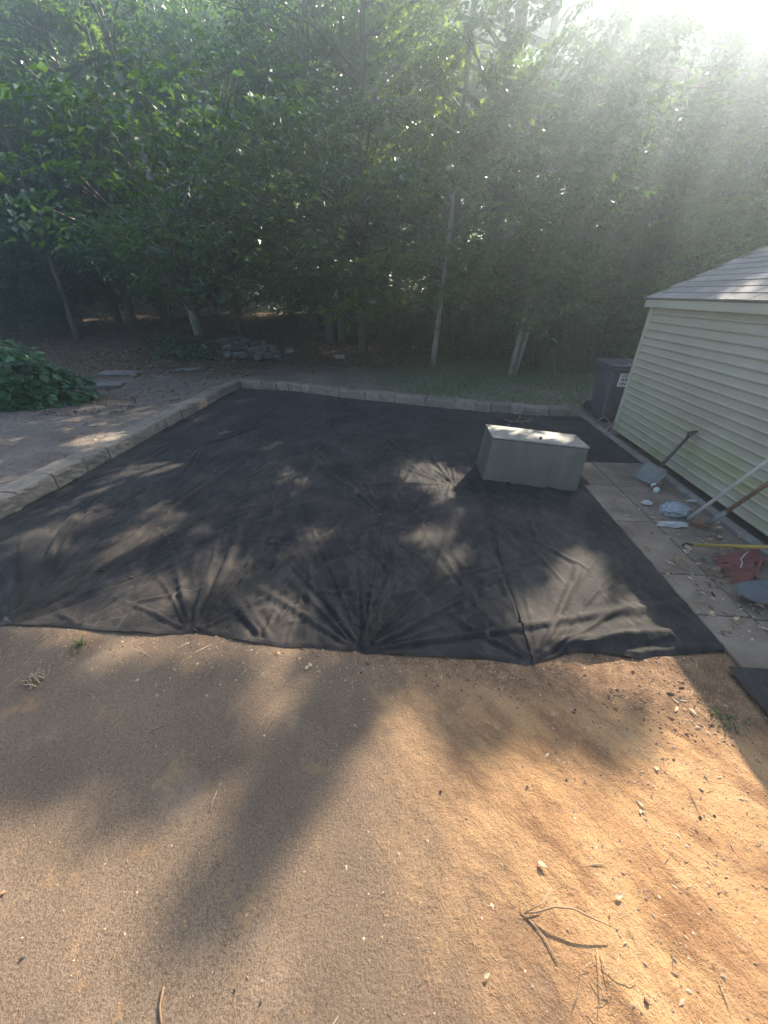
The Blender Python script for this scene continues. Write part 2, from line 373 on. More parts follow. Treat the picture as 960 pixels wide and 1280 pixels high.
X = np.tile(dx, (90, 1)); yt = ydrive(dx) + .12; Y = -1.5 + (yt + 1.5)[None, :] * (tt[:, None] ** .8)
xb_ = np.interp(Y, DWy[::-1][:7], DWx[::-1][:7]); drive = grid_mesh('driveway', X, Y, .0015 - .016 * sstep(-.25, .05, X - xb_) + .004 * (fbm(X * 6, Y * 6, 3, 12) - .5), M['asphalt']); tag(drive, kind='structure')

# ------------------------------------------------------------------ landscape fabric with pulled creases
CR = []; frc = random.Random(11)
def fan(pin, targets, amp=.02, w0=.012, w1=.05):
    a = G(*pin)
    for tpx in targets:
        k = 1.0
        if len(tpx) > 2: k = tpx[2]
        b = G(tpx[0], tpx[1]); e = frc.uniform(.7, 1.9); b = a + (b - a) * e; an = frc.gauss(0, .12); d = b - a
        CR.append((a.x + frc.gauss(0, .02), a.y, a.x + d.x * math.cos(an) - d.y * math.sin(an), a.y + d.x * math.sin(an) + d.y * math.cos(an), amp * k * frc.choice((.15, .4, .7, .9, 1.2)), w0 * frc.uniform(.5, 1.3), w1 * frc.uniform(.45, 1.3)))
        an = frc.gauss(0, .16); e = frc.uniform(.5, 1.4); CR.append((a.x + frc.gauss(0, .015), a.y, a.x + e * (d.x * math.cos(an) - d.y * math.sin(an)), a.y + e * (d.x * math.sin(an) + d.y * math.cos(an)), amp * frc.uniform(.3, .7), .005, w1 * frc.uniform(.22, .45)))
fan((14, 782), [(60, 640), (100, 635), (180, 600, 1.3), (232, 612, 1.5), (205, 655), (150, 690, 1.2), (260, 640, 1.2), (10, 690), (190, 720, .7), (120, 720), (70, 690, 1.2), (240, 700)], .032, .008, .045)
fan((245, 792), [(304, 684, 1.7), (330, 712), (350, 738, 1.2), (275, 650), (222, 742), (180, 765, .8), (385, 690, 1.1), (420, 722, .7), (260, 715, 1.3), (240, 690), (200, 700)], .030, .008, .042)
fan((455, 816), [(450, 742, 1.2), (463, 735, 1.3), (474, 737, 1.2), (402, 742, 1.4), (384, 716), (340, 690, .9), (560, 738, 1.2), (612, 716, 1.4), (640, 690), (520, 716), (485, 640, .8), (540, 770, .8), (425, 690), (500, 735, 1.2), (440, 700), (580, 770)], .026, .007, .038)
fan((668, 831), [(632, 712, 1.4), (700, 752, 1.3), (748, 722, 1.5), (722, 742), (690, 690), (612, 786, 1.2), (770, 775, 1.2), (590, 755), (800, 800, 1.2), (655, 720), (680, 740, 1.2), (712, 770), (740, 790)], .020, .007, .036)
fan((475, 645), [(408, 556, 1.4), (424, 543, 1.4), (448, 556), (478, 574), (497, 596, 1.2), (508, 575), (395, 605, .8), (462, 700), (430, 600)], .013, .009, .05)
fan((345, 630), [(306, 552, 1.3), (318, 545), (368, 598), (332, 590), (290, 650, .8)], .008, .009, .045)
fan((632, 712), [(598, 640, 1.4), (606, 655), (585, 742), (545, 728, 1.2), (655, 680), (648, 780), (620, 600), (690, 700)], .011, .008, .045)
fan((388, 686), [(432, 662, 1.3), (358, 742, 1.3), (325, 722, 1.2), (300, 742), (425, 650), (372, 770), (290, 670, .8)], .012, .008, .05)
fan((466, 738), [(440, 700), (476, 696), (502, 692, 1.2), (446, 772), (520, 720), (430, 745, .8)], .012, .007, .03)
fan((567, 608), [(520, 578, 1.2), (508, 594), (528, 566), (545, 572), (556, 566), (500, 610), (515, 625), (560, 640)], .018, .008, .035)
fan((665, 642), [(640, 690), (690, 672), (700, 700), (650, 665), (720, 650), (630, 650)], .008, .008, .04)
fan((420, 500), [(448, 526, 1.4), (475, 548), (440, 540), (400, 520)], .020, .008, .035)
fan((500, 545), [(470, 600), (510, 600), (540, 590), (480, 570), (520, 530)], .007, .01, .05)
fan((213, 680), [(240, 655), (180, 700), (260, 690), (200, 640)], .014, .01, .045)
fan((130, 640), [(60, 690), (180, 580), (90, 640), (200, 600)], .016, .012, .06)
fan((250, 560), [(200, 620), (300, 540), (230, 600), (290, 600)], .014, .012, .07)
fan((755, 655), [(700, 640), (720, 690), (780, 700), (740, 640)], .010, .008, .04)
fan((690, 545), [(650, 528), (670, 528), (720, 538), (715, 550)], .012, .01, .05)
fan((330, 800), [(300, 760), (345, 755), (372, 765), (310, 770)], .020, .012, .04)
fan((100, 785), [(70, 755), (140, 760), (110, 750)], .014, .012, .04)
rcr = random.Random(3)
for _ in range(150):                                      # slack wrinkles between the pins
    a = G(rcr.uniform(20, 800), rcr.uniform(510, 800)); an = rcr.gauss(1.35, .45); L = rcr.uniform(.3, 1.5)
    CR.append((a.x, a.y, a.x + L * math.cos(an), a.y + L * math.sin(an), rcr.uniform(.003, .010), .008, rcr.uniform(.03, .06)))
front_px = [(-160, 760), (0, 784), (14, 783), (60, 783), (140, 791), (200, 794), (245, 792), (300, 801), (345, 809), (450, 815), (456, 818), (560, 822), (640, 829), (668, 833), (682, 827), (722, 816), (800, 824), (845, 820), (905, 815), (960, 812)]
FR = [G(*p) for p in front_px]; FRx = np.array([p.x for p in FR]); FRy = np.array([p.y for p in FR])
def fabz(x, y):
    z = .024 * (fbm(x * 1.9, y * 1.4, 3, 21) - .35) + .012 * (fbm(x * 7, y * 4, 3, 25) - .5) + .006 * (1 - 2 * np.abs(fbm(x * 9 + y * 3, y * 5 - x * 4, 3, 27) - .5) / .5) * sstep(.45, .65, fbm(x * 1.7, y * 1.7, 2, 28))
    z = np.maximum(z, .002); zc = np.zeros_like(z)
    for (ax, ay, bx, by, amp, w0, w1) in CR:
        L = math.hypot(bx - ax, by - ay); ux, uy = (bx - ax) / L, (by - ay) / L
        rx, ry = x - ax, y - ay; s = rx * ux + ry * uy; q = -rx * uy + ry * ux
        m = (s > -.05) & (s < L * 1.15) & (np.abs(q) < .3)
        if not m.any(): continue
        t_ = np.clip(s[m] / L, 0, 1.15); wv = w0 + (w1 - w0) * t_
        q2 = q[m] + .012 * np.sin(t_ * 9 + ax * 7) * t_
        ridge = np.exp(-np.abs(q2 / wv) ** 1.5) - .35 * np.exp(-((np.abs(q2) - 1.9 * wv) / wv) ** 2)
        zc[m] += 1.45 * amp * ridge * np.minimum(1, t_ / .14) * np.clip((1.15 - t_) / .8, 0, 1)
    z += np.where(zc > 0, .024 * np.tanh(zc / .024), .012 * np.tanh(zc / .012))
    z += .007 * (1 - np.abs(fbm(x * 12 + y * 6, y * 9 - x * 5, 3, 29) - .5) * 5).clip(0, 1) * sstep(.40, .62, fbm(x * 1.3 + 7, y * 1.3, 3, 30))
    # loose rolled hem at the sunny front corner
    ea, eb = G(690, 822), G(846, 808); L = (eb - ea).length; ux, uy = (eb.x - ea.x) / L, (eb.y - ea.y) / L
    s = (x - ea.x) * ux + (y - ea.y) * uy; q = -(x - ea.x) * uy + (y - ea.y) * ux
    hem = np.clip(s / .12, 0, 1) * np.clip((L + .02 - s) / .05, 0, 1) * np.exp(-((q - .055) / .05) ** 2)
    z += .060 * hem
    return np.maximum(z, .0)
fab = empty('landscape_fabric', (0, 4, 0), 'black weed barrier fabric pinned over the yard with pulled creases and staples', 'ground cover')
bnd = [XL - .03, -2.57, -1.33, -.24, .77, 1.99]
def ygrid(y0, y1, st):
    n = int(math.log(max(y1, y0 + .1) / y0) / st) + 2
    return n
def strip(x0, x1, yfun0, yfun1, zoff, st=.0075, wav=0):
    xs = np.arange(x0, x1 + .012, .0125); n = int(math.log(5.3) / st)
    tt_ = (np.exp(np.linspace(0, math.log(5), n)) - 1) / 4
    X = np.tile(xs, (n, 1)); Y0 = yfun0(xs)[None, :]; Y1 = yfun1(xs)[None, :]; Y = Y0 + (Y1 - Y0) * tt_[:, None]
    X = X + wav * .012 * (vnoise(Y * 2.5, Y * 0 + x0 * 9, 4) - .5)
    Z = fabz(X, Y) + .004 + zoff
    sl_ = np.clip(1 - (xs - x0) / .035, 0, 1)[None, :]; Z = Z + sl_ * (.004 + .022 * np.clip(fbm(Y * 1.6, Y * 0 + x0 * 5, 3, 52) - .45, 0, 1) / .55)
    e = np.clip((Y - Y0) / .03, 0, 1)                    # hem sits close to the soil, lifted here and there
    lift = .012 * np.clip(fbm(X * 3, X * 0, 2, 41) - .45, 0, 1) / .3 + .004
    Z = np.where(e < 1, lift * (1 - e) + Z * e + .004, Z)
    return grid_mesh('fabric_strip', X, Y, Z, M['fabric'], fab)
for k in range(5):
    s_ = strip(bnd[k], bnd[k + 1] + (.07 if k < 4 else 0), lambda xs: np.interp(xs, FRx, FRy) + .012 * (vnoise(xs * 14, xs * 0, 6) - .5), lambda xs: yback(xs) + .03, .0035 * k, wav=1)
s_ = strip(1.96, XEDG + .01, lambda xs: np.full_like(xs, 4.64), lambda xs: yback(np.clip(xs, -9, BKx[-1])) + .03, .018, .02)
STAPLES = [(466, 738), (388, 686), (475, 645), (345, 630), (597, 632), (632, 712), (665, 640), (420, 500), (448, 526), (320, 556), (213, 680), (432, 612), (166, 724), (425, 781), (372, 762), (755, 655), (798, 734), (300, 722), (500, 545), (690, 680), (610, 655), (245, 560), (140, 650), (690, 636), (245, 790), (14, 780)]
mb = MB(); mb.tube([(-.014, 0, -.01), (-.014, 0, .003), (.014, 0, .003), (.014, 0, -.01)], .0019, 5)
for k, p in enumerate(STAPLES):
    g = G(*p); zz = float(fabz(np.array([g.x]), np.array([g.y]))[0]) + .014
    if k == 0: st0 = mb.build('staple', M['steel'], fab, world=False); o = st0
    else: o = st0.copy(); COL.objects.link(o)
    o.location = (g.x, g.y - 4, zz); o.rotation_euler.z = random.uniform(-.6, .6)

# ------------------------------------------------------------------ split-face block edgings
def block_mesh(L, W, Hh, seed):
    rr = np.random.default_rng(seed); nx, nz = 9, 5; V = []; F = []
    xs = np.linspace(-L / 2, L / 2, nx)
    # cross-section profile from back top over the top to the front face and down
    prof = [(W / 2, 0), (W / 2, Hh)] + [(a, Hh) for a in np.linspace(W / 2 - .04, -W / 2 + .025, 4)] + [(-W / 2 + .006, Hh - .012)] + [(-W / 2, a) for a in np.linspace(Hh - .035, 0, nz)]
    m = len(prof)
    for i, xx_ in enumerate(xs):
        for j, (yy_, zz_) in enumerate(prof):
            e = 1.0 if 0 < i < nx - 1 else .3
            dy = rr.normal(0, .0045) * e if j >= 6 else 0; dz = rr.normal(0, .0022) * e if 1 <= j < 7 else 0
            xe = xx_ * (1 - (.012 if (j in (5, 6) and i in (0, nx - 1)) else 0)) + rr.normal(0, .002)
            V.append((xe, yy_ + dy + (.006 if i in (0, nx - 1) and j >= 6 else 0), zz_ + dz))
    for i in range(nx - 1):
        for j in range(m - 1): a = i * m + j; F.append((a, a + 1, a + 1 + m, a + m))
    F.append(tuple(range(m))[::-1]); F.append(tuple((nx - 1) * m + j for j in range(m)))
    mb = MB(); mb.add(V, F); return mb
def edging(name, pts, lens, W, Hh, label, face):
    base = Vector((pts[0].x, pts[0].y, 0)); th = empty(name, base, label, 'edging')
    seg = 0; acc = 0.0; tot = [(pts[i + 1] - pts[i]).length for i in range(len(pts) - 1)]; cum = np.concatenate(([0], np.cumsum(tot)))
    s = 0.0; meshes = {}
    k = 0
    while s < cum[-1] - .1:
        L = lens[k % len(lens)] * random.uniform(.92, 1.08); L = min(L, cum[-1] - s)
        mid = s + L / 2; i = min(int(np.searchsorted(cum, mid) - 1), len(tot) - 1); i = max(i, 0)
        d = (pts[i + 1] - pts[i]).normalized(); p = pts[i] + d * (mid - cum[i])
        nrm = Vector((-d.y, d.x, 0)) * face                # outward (away from the fabric)
        mb = block_mesh(L - .012, W, Hh, 100 + k + int(abs(base.x) * 10)); o = mb.build('block', M['block'], th, world=False)
        for pl in o.data.polygons: pl.use_smooth = False
        p = p + nrm * (W / 2 + random.uniform(-.008, .012))
        o.location = (p.x - base.x, p.y - base.y, random.uniform(-.008, .008)); ang = math.atan2(d.y, d.x)
        o.rotation_euler = (random.uniform(-.02, .02), random.uniform(-.015, .015), ang + (0 if face > 0 else math.pi) + random.uniform(-.02, .02))
        s += L; k += 1
    return th
lp = [Vector((XL, .9, 0)), Vector((XL + .02, 3.0, 0)), Vector((XL, 6.0, 0)), Vector((XL - .02, BKy[0] + .02, 0))]
edging('stone_edging', lp, [.44, .40, .47], .27, .175, 'row of tan split face blocks edging the left side of the black fabric', 1)
bp = [Vector((p.x, p.y, 0)) for p in BK[1:]]
edging('stone_edging', bp, [.34, .20, .38, .30, .36, .24, .40], .20, .175, 'row of tan blocks edging the far side of the black fabric below the grass', 1)

# ------------------------------------------------------------------ paver path beside the shed
path = MB().box((2.44, 3.02, -.004), (.96, 3.3, .02)).build('path', M['bedding']); tag(path, kind='structure')
ye = [4.64, 3.96, 3.18, 2.41, 1.98, 1.55]
for (x0, x1, dj) in ((1.955, XMID, 0), (XMID, XEDG - .015, -.02)):
    for a, b in zip(ye[:-1], ye[1:]):
        a2 = a + (dj if a < 4.5 else 0); b2 = b + dj
        if x0 < 2.0 and a > 4.5: xa = 2.02
        else: xa = x0
        mb = MB(); mb.box(((xa + x1) / 2, (a2 + b2) / 2, .006), (x1 - xa - .009, a2 - b2 - .009, .05), bev=.006, rot=Matrix.Rotation(random.uniform(-.008, .008), 3, 'X') @ Matrix.Rotation(random.uniform(-.008, .008), 3, 'Z'))
        mb.build('paver', M['paver'], path)
em = MB()
for k in range(5):
    y0 = 1.6 + k * 1.08; em.box((XEDG + .045, y0 + .53, .015 + random.uniform(-.004, .004)), (.085, 1.07, .09), bev=.008, rz=random.uniform(-.004, .004))
tag(em.build('edging_board', M['edging']), 'long grey edging board between the pavers and the shed wall', 'edging')

# ------------------------------------------------------------------ shed
SY0, SY1, SXR, EZ = 2.15, 5.90, 5.55, 1.74                # near end, far end, right side, eave height
shed = empty('garden_shed', (XSH, (SY0 + SY1) / 2, 0), 'cream vinyl sided garden shed with brown shingle roof at the right', 'shed')
wall = MB().box(((XSH + .02 + SXR) / 2, (SY0 + SY1) / 2, (EZ + .06) / 2), (SXR - XSH - .02, SY1 - SY0, EZ - .06)).build('wall', M['dark'], shed)
NC = 18; z0 = .075; ch = (EZ - z0) / NC
prof = [(0, .006), (-.022, 0), (-.027, .006), (-.026, .018), (-.017, .026), (-.013, ch * .46), (-.0175, ch * .5), (-.013, ch * .54), (-.003, ch * .99), (0, ch * .99)]
pm = MB()
n = len(prof); pm.v = [(a, yv, b) for yv in (-(SY1 - SY0) / 2 + .04, (SY1 - SY0) / 2 - .05) for (a, b) in prof]
prof = [p for i, p in enumerate(prof) if i not in (5, 6, 7)]; n = len(prof)
pm.v = [(a, yv, b) for yv in (-(SY1 - SY0) / 2 + .04, (SY1 - SY0) / 2 - .05) for (a, b) in prof]
pm.f = [(j, j + n, j + 1 + n, j + 1) for j in range(n - 1)] + [tuple(range(n)), tuple(range(2 * n - 1, n - 1, -1))]
for k in range(NC):
    if k == 0: pl0 = pm.build('siding_plank', M['vinyl'], shed, world=False); o = pl0
    else: o = pl0.copy(); COL.objects.link(o)
    o.location = (0, 0, z0 + k * ch)
MB().box((XSH - .008, SY1 - .02, (z0 + EZ) / 2), (.05, .07, EZ - z0), bev=.006).build('corner_trim', M['trim'], shed)
MB().box((XSH - .008, SY0 + .02, (z0 + EZ) / 2), (.05, .07, EZ - z0), bev=.006).build('corner_trim', M['trim'], shed)
for yv in (SY1 + .006, SY0 - .006):                       # gable ends
    xm = (XSH + SXR) / 2; rz_ = EZ + .10 + (xm - XSH) * .45
    q = MB(); q.add([(XSH, yv - .006, z0), (SXR, yv - .006, z0), (SXR, yv - .006, EZ + .05), (xm, yv - .006, rz_), (XSH, yv - .006, EZ + .05), (XSH, yv + .006, z0), (SXR, yv + .006, z0), (SXR, yv + .006, EZ + .05), (xm, yv + .006, rz_), (XSH, yv + .006, EZ + .05)],
        [(0, 1, 2, 3, 4), (9, 8, 7, 6, 5), (0, 5, 6, 1), (1, 6, 7, 2), (2, 7, 8, 3), (3, 8, 9, 4), (4, 9, 5, 0)]); q.build('gable_wall', M['vinyl'], shed)
OH = .085; RY0, RY1 = SY0 - .07, SY1 + .05
MB().box((XSH - OH, (RY0 + RY1) / 2, EZ + .035), (.02, RY1 - RY0, .095), bev=.004).build('fascia', M['trim'], shed)
MB().box((XSH - OH / 2 + .005, (RY0 + RY1) / 2, EZ + .001), (OH - .015, RY1 - RY0 - .01, .01)).build('soffit', M['trim'], shed)
xm = (XSH + SXR) / 2; sl = math.atan(.45); run = xm - (XSH - OH - .02); slen = run / math.cos(sl)
rz0 = EZ + .088
roof = MB()
for sgn in (1, -1):
    cx = xm - sgn * run / 2; roof.box((cx, (RY0 + RY1) / 2, rz0 + run / 2 * .45 - .008), (slen, RY1 - RY0, .016), rot=Matrix.Rotation(-sl * sgn, 3, 'Y'))
roof = roof.build('roof', M['dark'], shed)
rows = 10; ex = slen / rows; sw = .30; ncol = int((RY1 - RY0) / sw) + 1
sm = MB(); sm.box((ex * .62, 0, .0), (ex * 1.24, sw - .008, .009), bev=.0018)
for r_ in range(rows):
    for c_ in range(ncol + 1):
        yv = RY0 + (c_ - (.5 if r_ % 2 else 0)) * sw + sw / 2
        if yv - sw / 2 < RY0 - .16 or yv + sw / 2 > RY1 + .16: continue
        yv = min(max(yv, RY0 + sw / 2 - .01), RY1 - sw / 2 + .012)
        if r_ == 0 and c_ == 0: sh0 = sm.build('shingle', M['shingle'], roof, world=False); o = sh0
        else: o = sh0.copy(); COL.objects.link(o)
        s = r_ * ex - .012
        o.location = (xm - run + s * math.cos(sl) - XSH, yv - (SY0 + SY1) / 2, rz0 + s * math.sin(sl) + .010 + random.uniform(0, .002))
        o.rotation_euler = (0, -sl + .05, random.uniform(-.006, .006))
sh = MB(); sh.box((xm + run / 2, (RY0 + RY1) / 2, rz0 + run / 2 * .45 + .012), (slen, RY1 - RY0, .012), rot=Matrix.Rotation(sl, 3, 'Y')); sh.build('rear_shingles', M['shingle'], roof)
sh = MB(); sh.tube([(xm, RY0, rz0 + run * .45 + .012), (xm, RY1, rz0 + run * .45 + .012)], .05, 8); sh.build('ridge_cap', M['shingle'], roof)

# ------------------------------------------------------------------ utility box on the fabric
BH = .51
cb = [Vector((.845, 4.005, .004)), Vector((1.82, 3.785, .004)), Vector((1.84, 4.20, .004)), Vector((.825, 4.47, .004))]
ctp = [Vector((.892, 4.020, BH)), Vector((1.812, 3.765, BH)), Vector((1.805, 4.16, BH)), Vector((.887, 4.47, BH))]
ctr = Vector((1.33, 4.10, 0))
ub = empty('utility_box', ctr, 'tan grey painted metal box with a flat lid standing on the black fabric', 'box')
def frustum(lo, hi, grow=0.0):
    c1 = sum(lo, Vector()) / 4; c2 = sum(hi, Vector()) / 4
    L_ = [p + (p - c1).normalized() * grow for p in lo]; H_ = [p + (p - c2).normalized() * grow for p in hi]
    m = MB(); m.add(L_ + H_, [(3, 2, 1, 0), (4, 5, 6, 7), (0, 1, 5, 4), (1, 2, 6, 5), (2, 3, 7, 6), (3, 0, 4, 7)]); return m
def bevel(o, w_=.006):
    m = o.modifiers.new('bevel', 'BEVEL'); m.width = w_; m.segments = 2; return o
bevel(frustum(cb, ctp).build('body', M['boxpaint'], ub))
up = lambda k: [p + Vector((0, 0, k)) for p in ctp]
frustum(up(.0005), up(.009), -.012).build('lid_gap_shade', M['gap'], ub)  # dark slab stands in for the shaded gap under the lid
bevel(frustum(up(.0095), up(.028), .006).build('lid', M['boxlid'], ub), .004)
def rock(mb, c, size, seed, sub=2):
    import bmesh
    bm = bmesh.new(); bmesh.ops.create_icosphere(bm, subdivisions=sub, radius=1.0); rr = random.Random(seed)
    pl = []
    for _ in range(9):
        v = Vector((rr.gauss(0, 1), rr.gauss(0, 1), rr.gauss(0, 1))).normalized(); pl.append((v, rr.uniform(.55, .85)))
    rz = rr.uniform(0, 6.28); Mr = Matrix.Rotation(rz, 3, 'Z') @ Matrix.Rotation(rr.uniform(-.35, .35), 3, 'X')
    vs_ = []
    for v in bm.verts:
        p = v.co.copy()
        for (nv, dd) in pl:
            k = p.dot(nv)
            if k > dd: p -= nv * (k - dd)
        p *= 1 + rr.uniform(-.03, .03)
        vs_.append(Mr @ Vector((p.x * size[0], p.y * size[1], p.z * size[2])) + Vector(c))
    fs = [tuple(v.index for v in f.verts) for f in bm.faces]; bm.free(); mb.add(vs_, fs)
mb = MB(); p = G(676, 547.5, BH + .04); rock(mb, (p.x, p.y, BH + .043), (.022, .018, .018), 5); tag(mb.build('pebble', M['rock']), 'small round pebble resting on the lid of the tan box', 'pebble')

# ------------------------------------------------------------------ trash cart
ct = Vector((3.40, 6.72, 0)); cart = empty('trash_cart', ct, 'charcoal wheeled trash cart with a white sticker behind the shed corner', 'trash cart')
MB().box((ct.x, ct.y, .45), (.60, .62, .84), bev=.05, taper=.80).build('body', M['cart'], cart)
MB().box((ct.x, ct.y, .855), (.64, .66, .05), bev=.015).build('rim', M['cart'], cart)
lid = MB(); lid.box((ct.x, ct.y, .905), (.65, .68, .05), bev=.024); lid.box((ct.x - .12, ct.y, .934), (.10, .5, .018), bev=.008); lid.box((ct.x + .12, ct.y, .934), (.10, .5, .018), bev=.008)
lid.build('lid', M['cart'], cart)
for sx in (-1, 1):
    wx = ct.x + sx * .27; wm = MB(); pts = [(wx, ct.y + .27 + .085 * math.cos(k * math.pi / 8), .125 + .085 * math.sin(k * math.pi / 8)) for k in range(17)]
    wm.tube(pts, .036, 8, caps=False); wh = wm.build('wheel', M['rubber'], cart, True)
    MB().tube([(wx - .015, ct.y + .27, .125), (wx + .015, ct.y + .27, .125)], .055, 14).build('hub', M['steelgrey'], wh)
MB().tube([(ct.x - .25, ct.y + .36, .86), (ct.x + .25, ct.y + .36, .86)], .016, 8).build('handle', M['cart'], cart)
# sticker follows the sloping front face
def cart_front(xx_, zz_): return Vector((ct.x + xx_, ct.y - .31 * (.8 + .2 * ((zz_ - .03) / .84)) - .012, zz_))
sq = MB(); A = [cart_front(-.17, .60), cart_front(.17, .60), cart_front(.17, .80), cart_front(-.17, .80)]
B_ = [v + Vector((0, .002, 0)) for v in A]; sq.add(A + B_, [(0, 1, 2, 3), (7, 6, 5, 4), (0, 4, 5, 1), (1, 5, 6, 2), (2, 6, 7, 3), (3, 7, 4, 0)])
stk = sq.build('sticker', M['white'], cart)
def text_mesh(txt, size):
    cu = bpy.data.curves.new('lettering', 'FONT'); cu.body = txt; cu.size = size; cu.extrude = .0008; cu.offset = .0022
    to = bpy.data.objects.new('lettering', cu); COL.objects.link(to)
    dg = bpy.context.evaluated_depsgraph_get(); me = bpy.data.meshes.new_from_object(to.evaluated_get(dg)); bpy.data.objects.remove(to); me.materials.clear(); me.materials.append(M['ink']); return me
for i, (tx, zz_) in enumerate((('COUNTY', .745), ('WASTE', .683), ('ONLY', .620))):
    o = bpy.data.objects.new('lettering', text_mesh(tx, .064)); COL.objects.link(o); o.parent = stk
    p = cart_front(-.145, zz_) - ct; o.location = (p.x, p.y - .0025, p.z); o.rotation_euler = (R(90) - .0, 0, 0)
    o.rotation_euler = (R(90) + math.atan(.062 / .84), 0, 0)
hs = MB(); pts = []
for k in range(2):
    c0 = Vector((3.04 + k * .09, 6.15 - k * .26, .05)); pts += [c0 + Vector((.13 * math.cos(q), .05 * math.sin(q * 2), .13 * math.sin(q))) for q in np.linspace(math.pi + .3, -.3, 16)]
hs.tube(pts, .010, 6)
tag(hs.build('garden_hose', M['edging'], smooth=True), 'loops of pale garden hose on the ground in front of the trash cart', 'hose')

# ------------------------------------------------------------------ tools and litter by the shed
def scoop(name, mat, parent, tip, heel, width, dish=.03, rounded=.5, n=12, m=12, thick=.004):
    """shovel blade from its cutting edge (tip) to its heel, dished across"""
    ax = (heel - tip); L = ax.length; ax.normalize(); side = ax.cross(Vector((0, 0, 1))).normalized(); up = side.cross(ax)
    V = []; F = []
    for k in range(2):
        for i in range(n + 1):
            tq = i / n
            half = width / 2 * ((1 - rounded) + rounded * min(1, math.sqrt(max(0, 1 - (1 - min(1, tq / .45)) ** 2)))) * (1 - .25 * max(0, tq - .8) / .2)
            for j in range(m + 1):
                sx = (j / m * 2 - 1); V.append(tip + ax * (tq * L) + side * (sx * half) + up * (dish * sx * sx + .25 * dish * (1 - tq) ** 2 - k * thick))
    o_ = (n + 1) * (m + 1)
    for i in range(n):
        for j in range(m):
            q = i * (m + 1) + j; F.append((q, q + 1, q + m + 2, q + m + 1)); F.append((o_ + q + m + 1, o_ + q + m + 2, o_ + q + 1, o_ + q))
    rim = [j for j in range(m + 1)] + [i * (m + 1) + m for i in range(1, n + 1)] + [n * (m + 1) + j for j in range(m - 1, -1, -1)] + [i * (m + 1) for i in range(n - 1, 0, -1)]
    for i in range(len(rim)):
        q, q2 = rim[i], rim[(i + 1) % len(rim)]; F.append((q2, q, q + o_, q2 + o_))
    mb = MB(); mb.add(V, F); return mb.build(name, mat, parent, True)
# D-handle scoop shovel
tip = G(806, 606, .035); top = WX(866, 540, 3.06); heel = tip.lerp(top, .30); heel.z += .03
sv = empty('scoop_shovel', Vector((tip.x, tip.y, 0)), 'wide grey scoop shovel with a dark shaft and D handle leaning on the shed', 'shovel')
ttip = G(808, 604, .04)
scoop('blade', M['steel'], sv, ttip, heel, .29, .05, .15)
neck = top.lerp(heel, .16)
MB().tube([heel, neck], [.019, .016], 10).build('shaft', M['blackgrip'], sv, True)
ax = (top - heel).normalized(); sd = ax.cross(Vector((1, 0, 0))).normalized()
g1 = neck + sd * .05 + ax * .06; g2 = neck - sd * .05 + ax * .06; e1 = top + sd * .055; e2 = top - sd * .055
MB().tube([neck, g1, e1, e2, g2, neck], [.013, .012, .013, .013, .012, .013], 8).build('handle', M['blackgrip'], sv, True)
# rake with weathered handle
p0 = G(860, 649, .05); p1 = Vector((3.05, 2.80, 1.42))
rk = empty('garden_rake', Vector((p0.x, p0.y, 0)), 'garden tool with long pale weathered handle leaning over the plastic bag', 'rake')
MB().tube([p0, p0.lerp(p1, .5), p1], [.017, .015, .014], 10).build('handle', M['woodgrey'], rk, True)
rh = MB(); rh.box((p0.x - .02, p0.y + .03, .035), (.32, .02, .02), rz=.9, bev=.004)
for k in range(7):
    dxy = Matrix.Rotation(.9, 3, 'Z') @ Vector(((k - 3) * .048, 0, 0)); rh.tube([Vector((p0.x - .02, p0.y + .03, .03)) + dxy, Vector((p0.x - .03, p0.y + .0, -.005)) + dxy], .005, 5)
rh.build('rake_head', M['steelgrey'], rk)
# rusty hoe
p0 = G(882, 657, .05); p1 = Vector((3.05, 2.58, 1.45)); sk = p0.lerp(p1, .14)
ho = empty('garden_hoe', Vector((p0.x, p0.y, 0)), 'rusty digging hoe with a brown wooden handle leaning on the shed', 'hoe')
MB().tube([p0, sk], [.024, .020], 10).build('socket', M['steel'], ho, True)
MB().tube([sk, sk.lerp(p1, .5), p1], [.018, .016, .015], 10).build('handle', M['woodbrown'], ho, True)
hb = MB(); q = G(873, 660, .03); hb.box((q.x, q.y, .05), (.15, .015, .10), rz=-.7, bev=.003, rot=Matrix.Rotation(-.75, 3, 'Z') @ Matrix.Rotation(.5, 3, 'X')); hb.tube([p0, (q.x, q.y, .08)], .014, 6); hb.build('blade', M['rust'], ho)
# yellow pole
p0 = G(868, 681, .09); p1 = G(975, 684.5, .40); dv = (p1 - p0).normalized(); p2 = p0 + dv * 1.15
yp = empty('hook_tool', Vector((p0.x, p0.y, 0)), 'bright yellow pole with a black metal hook lying across the red dustpan', 'garden tool')
MB().tube([p0, p2], .0135, 10).build('handle', M['yellow'], yp, True)
pp = G(855, 683, .05); MB().tube([p0 + dv * .02, p0 - dv * .03, G(858, 679, .09), G(853, 681, .05), G(856, 686, .015)], [.013, .011, .008, .006, .004], 7).build('hook', M['rubber'], yp, True)
